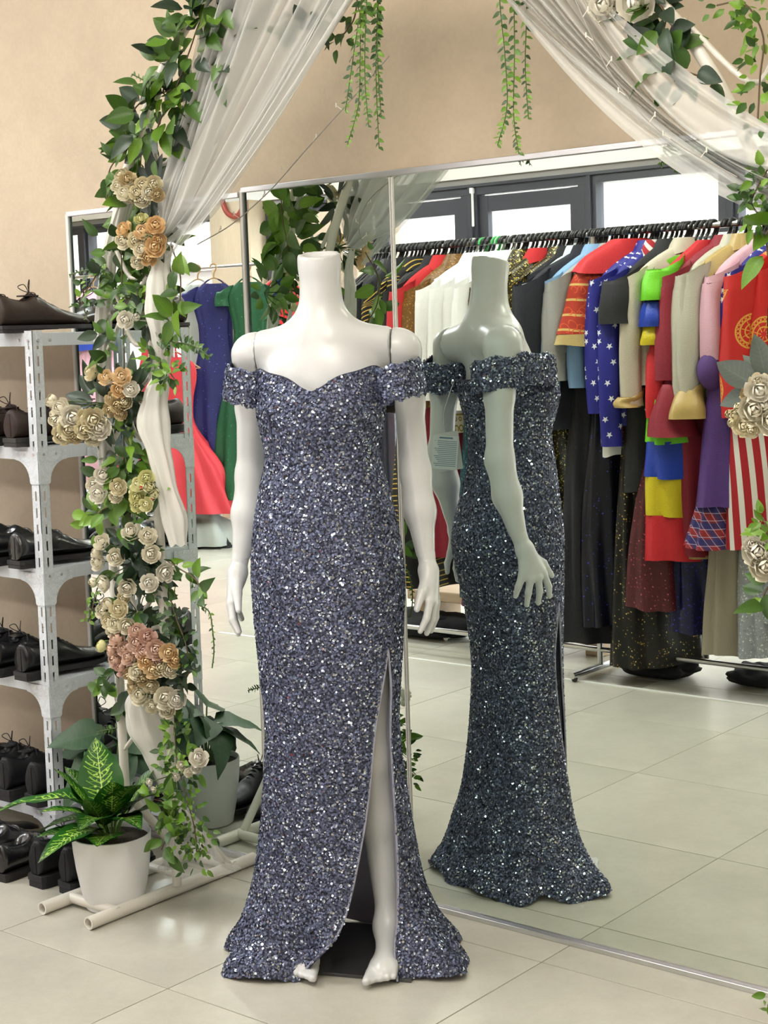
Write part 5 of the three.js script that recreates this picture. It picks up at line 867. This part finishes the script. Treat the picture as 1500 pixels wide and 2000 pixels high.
garment('gown', 'black gown dotted with gold, trailing to the floor', 'gown', -3.237, dress(pr(spangle('#060606', ['#c9a83c', '#8c7020', '#e6d080'], 170, 21), 0.45), 1.74, 0.21, { ph: 2, th: 0.08, n: 9 }));
garment('coat', 'black coat with short cape sleeves and metal buttons', 'coat', -3.175, (t) => { shirt(CL.coat, 1.022, 0.2, { ph: 5, w: 0.205, r0: 0.075, r1: 0.085 })(t); for (let k = 0; k < 5; k++) part('button', new THREE.SphereGeometry(0.009, 10, 8).translate(0.055, -0.3 - k * 0.1, -0.14), M.alu, t); });
garment('shirt', 'cream silk shirt with a long gathered sleeve', 'shirt', -3.116, shirt(CL.cream, 0.6, 0.52, { ph: 6, w: 0.225, r0: 0.05, r1: 0.045, cuff: CL.goldsatin }), { turn: 0.05 });
garment('gown', 'maroon gown strewn with sequins, long and full', 'gown', -3.093, dress(CL.maroon, 1.479, 0.27, { ph: 7, th: 0.12, n: 11 }));
garment('tiered_costume', 'tiered costume in green, blue, yellow and red', 'costume', -3.015, (t) => {
  part('body', body([...tops(0.5, 0.19), [0.669, 0.235, 0.07]], { ph: 2 }), CL.scarlet, t);
  for (const s of [-1, 1]) { part('sleeve_tier', sleeveGeo(s, 0.14, 0.07, 0.09, 1, 0.14, 0.17), CL.green, t); part('sleeve_tier', sleeveGeo(s, 0.12, 0.065, 0.078, 2, 0.26, 0.185), CL.cobalt, t); part('sleeve_tier', sleeveGeo(s, 0.09, 0.05, 0.06, 3, 0.36, 0.195), CL.yellow, t); part('sleeve', sleeveGeo(s, 0.3, 0.045, 0.05, 3, 0.43, 0.195), CL.scarlet, t); }
  const b = [780, 862, 930, 1005, 1092], y = [0.659, 0.821, 0.956, 1.105, 1.280];
  [CL.green, CL.cobalt, CL.yellow, CL.scarlet].forEach((m, i) => tier(t, 'skirt_tier', m, y[i], y[i + 1] + 0.005, 0.255 + i * 0.006, 0.262 + i * 0.006, 0.085, i));
});
garment('robe', 'crimson robe with flounced sleeves and a gold braid hem', 'robe', -2.938, (t) => { shirt(CL.crimson, 1.271, 0.42, { ph: 3, w: 0.225, r0: 0.06, r1: 0.06 })(t); for (const s of [-1, 1]) { part('flounce', sleeveGeo(s, 0.24, 0.055, 0.1, 5, 0.56, 0.21), CL.crimson, t); } part('braid', tube(Array.from({ length: 24 }, (_, k) => { const a = k / 24 * 2 * PI; return [0.058 * Math.sin(a), -1.271, 0.2 * Math.cos(a)]; }), 0.009, 60, 6, true), CL.goldsatin, t); }, { turn: 0.04 });
garment('gown', 'deep blue sequinned gown showing only at the hem under the maroon one', 'gown', -2.978, dress(CL.bluseq, 1.573, 0.2, { ph: 8, th: 0.08 }));
garment('tunic', 'ivory satin tunic with long sleeves', 'tunic', -2.886, shirt(CL.satin, 0.66, 0.5, { ph: 4, w: 0.215 }), { turn: -0.04 });
garment('tunic', 'ivory and gold tunic with a gathered gold sleeve end', 'tunic', -2.856, (t) => { shirt(CL.goldsatin, 0.6, 0.48, { ph: 5, w: 0.225, sm: CL.satin })(t); for (const s of [-1, 1]) part('gathered_cuff', sleeveGeo(s, 0.13, 0.045, 0.085, 9, 0.6, 0.22), CL.goldsatin, t); });
garment('gown', 'grey-brown full gown hanging low below the plaid skirt', 'gown', -2.809, dress(CL.beige, 1.642, 0.22, { ph: 3, th: 0.1, n: 10 }));
garment('princess_dress', 'pink bodice dress with purple puffed sleeve end and purple skirt', 'dress', -2.767, (t) => { part('body', body(tops(0.55, 0.21), { ph: 2 }), CL.pink, t); for (const s of [-1, 1]) { part('sleeve', sleeveGeo(s, 0.34, 0.07, 0.06, 2, 0.17, 0.19), CL.pink, t); part('puff', new THREE.SphereGeometry(0.08, 20, 14).scale(0.75, 1, 1).translate(0, -0.55, s * 0.215), CL.purple, t); } tier(t, 'skirt', CL.purple, 0.5, 1.065, 0.22, 0.3, 0.09, 3); });
garment('skirt', 'red and blue plaid pleated skirt under the purple one', 'skirt', -2.788, (t) => { part('pleats', body([[0.968, 0.25, 0.08], [1.218, 0.315, 0.11]], { n: 16, amp: 0.07, cols: 80, steps: 8 }), CL.plaid, t); part('strap', tube([[0, -0.08, 0], [0.002, -0.5, 0.01], [0, -0.968, 0.0]], 0.004, 12, 5), CL.black, t); });
garment('costume_coat', 'narrow blue star-printed sleeveless coat beside the pink dress', 'costume', -2.705, shirt(CL.stars, 0.62, 0.5, { ph: 6, w: 0.2 }), { turn: 0.03 });
garment('trousers', 'red and white striped trousers', 'trousers', -2.676, (t) => { for (const s of [-1, 1]) part('leg', body([[0.5, 0.12, 0.06], [0.8, 0.14, 0.075], [1.214, 0.16, 0.085]], { ph: s, n: 5, amp: 0.06 }).translate(0, 0, s * 0.11), CL.stripes, t); part('strap', tube([[0, -0.08, 0], [0.002, -0.3, 0.01], [0, -0.52, 0.0]], 0.004, 12, 5), CL.black, t); });
garment('gown', 'silvery white gown with a draped front below the striped trousers', 'gown', -2.668, dress(CL.silver, 1.630, 0.23, { ph: 5, th: 0.1, n: 8 }));
garment('brocade_jacket', 'red silk jacket with round gold medallions', 'jacket', -2.635, shirt(CL.medal, 0.753, 0.56, { ph: 2, w: 0.24, r0: 0.085, r1: 0.075 }), { turn: 0.08 });
garment('brocade_jacket', 'second red silk jacket with gold medallions, at the end of the view', 'jacket', -2.558, shirt(CL.medal, 0.7, 0.5, { ph: 4, w: 0.22, lapel: CL.goldsatin }), { turn: 0.03 });
garment('shirt', 'gold and black striped shirt behind the last red silk jacket', 'shirt', -2.518, shirt(CL.goldseq, 0.7, 0.5, { ph: 5 }));
garment('gown', 'pale grey gown at the far end of the long rail', 'gown', -2.558, dress(CL.silver, 1.5, 0.22, { ph: 1 }));
{ const R = rng(14); for (let x = -4.581; x < -2.598; x += 0.019 + 0.008 * R() + (x > -2.912 ? 0.05 : 0)) hanger(x, RZ + (R() - 0.5) * 0.004, 0.5 + (R() - 0.5) * 0.4, R() < 0.02 ? 1 : 0); }
for (let k = 0; k < 7; k++) hanger(-3.0 + k * 0.13, RZ + 0.42, 0.1, 4, 1.8);
// on the floor under the rail
{
  const lump = (name, label, pos, sx, sz, h, seed, cat) => { const R = rng(seed), g = new THREE.SphereGeometry(1, 36, 20), p = g.attributes.position; for (let i = 0; i < p.count; i++) { const x = p.getX(i), y = p.getY(i), z = p.getZ(i), k = 1 + 0.14 * Math.sin(x * 5 + seed) * Math.sin(z * 6) + 0.07 * Math.sin(y * 9 + x * 11); p.setXYZ(i, Math.sign(x) * Math.abs(x) ** 0.7 * sx * k, Math.max(0, (y * 0.5 + 0.45) * h * k), z * sz * k); } g.computeVertexNormals(); const o = thing(name, label, cat, pos); part('cloth', g, CL.black, o); part('fold', tube([[-sx * 0.7, h * 0.5, 0], [-sx * 0.2, h * 0.93, 0.02], [sx * 0.4, h * 0.85, -0.03], [sx * 0.8, h * 0.4, 0]], 0.012, 20, 6), CL.suit, o); };
  lump('folded_cloth', 'heap of black cloth on the floor under the maroon gown', [-3.188,0,2.628], 0.16, 0.12, 0.1, 3, 'cloth');
  lump('folded_cloth', 'black bundle on the floor under the silvery gown', [-2.763,0,2.697], 0.12, 0.12, 0.08, 5, 'cloth');
  lump('folded_cloth', 'black cloth piled on the floor by the mirror seam', [-4.59,0,2.84], 0.3, 0.14, 0.12, 6, 'cloth');
  const wood = std([0.62, 0.46, 0.32], 0.6, { map: mottle }), b = thing('wooden_bench', 'low pale wooden bench behind the clothes rail', 'bench', [-4.1, 0, 2.95]);
  part('seat', rbox(1.1, 0.05, 0.3, 0.006, 0, 0.2, 0), wood, b);
  for (const x of [-0.48, 0.48]) part('leg', rbox(0.09, 0.18, 0.26, 0.006, x, 0.09, 0), wood, b);
}

// ---------- the far gown rail near the pillar ----------
{
  const Z = 4.9, Y = 1.95, t = thing('gown_rail', 'slim metal rail with long evening gowns near the cream pillar', 'clothes rail', [0, 0, Z]);
  part('top_rail', merge([rod([-9.9, Y, 0], [-7.4, Y, 0], 0.012)]), chrome, t);
  for (const x of [-9.9, -7.4]) { part('upright', rod([x, 0, 0], [x, Y, 0], 0.012), chrome, t); part('foot', rod([x, 0.014, -0.25], [x, 0.014, 0.25], 0.014), chrome, t); }
  const far = (label, x, mat, len, hem, o = {}) => garment('gown', label, 'gown', x, dress(mat, len, hem, { th: 0.16, n: 12, amp: 0.14, ...o }), { z: Z + (o.dz ?? 0), y: Y, turn: o.turn ?? 0.9, hang: 3, group: 'gowns on the far rail' });
  far('green glitter gown with off-shoulder top on the far rail', -7.66, CL.emerald, 1.62, 0.36, { sm: CL.emerald });
  far('navy glitter mermaid gown on the far rail', -7.9, CL.navy, 1.68, 0.38, { sm: CL.navy, dz: -0.1 });
  far('pale grey tulle gown spreading beside the navy one', -8.08, CL.tulle, 1.66, 0.42, { dz: -0.08 });
garment('gown', 'coral red layered gown hung low on a stand before the far rail', 'gown', -8.02, dress(CL.coral, 1.2, 0.4, { th: 0.2, n: 12, amp: 0.14 }), { z: 4.5, y: 1.45, turn: 0.9, hang: 3, group: 'gowns on the far rail' });
  const st = thing('dress_stand', 'slim chrome stand carrying the low coral gown', 'stand', [-8.02, 0, 4.5]); part('pole', rod([0, 0.01, 0], [0, 1.445, 0], 0.01), chrome, st); part('base', new THREE.CylinderGeometry(0.14, 0.15, 0.012, 28).translate(0, 0.006, 0), black, st);
  far('coral red gown half hidden behind the shelf reflection', -8.6, CL.coral, 1.7, 0.4, { ph: 2 });
  far('dark red gown near the end of the far rail', -7.5, CL.scarlet, 1.7, 0.3, { ph: 3, dz: 0.15 });
  far('pink and white gown with a blue sash on the far rail', -9.3, CL.pink, 1.6, 0.36, { over: (g) => part('sash', body([[0.4, 0.14, 0.06], [0.56, 0.17, 0.075]], { steps: 5 }), CL.cobalt, g) });
  far('brown satin gown on a wooden hanger at the far end', -9.6, CL.goldsatin, 1.5, 0.3, { ph: 1 });
  const heap = thing('dark_cloth', 'dark cloth heaped on the floor below the coral gowns', 'cloth', [-8.1, 0, 4.75]);
  const g = new THREE.SphereGeometry(1, 30, 16), p = g.attributes.position; for (let i = 0; i < p.count; i++) { const x = p.getX(i), y = p.getY(i), z = p.getZ(i), k = 1 + 0.15 * Math.sin(x * 6) * Math.cos(z * 7); p.setXYZ(i, x * 0.4 * k, Math.max(0, y * 0.16 * k), z * 0.25 * k); } g.computeVertexNormals();
  part('heap', g, CL.black, heap); part('pale_net', g.clone().scale(0.7, 1.5, 0.8).translate(0.12, 0.02, -0.1), CL.tulle, heap);
}

scene.traverse((o) => { if (o.isMesh) { o.castShadow = true; o.receiveShadow = true; } });
renderer.render(scene, camera);
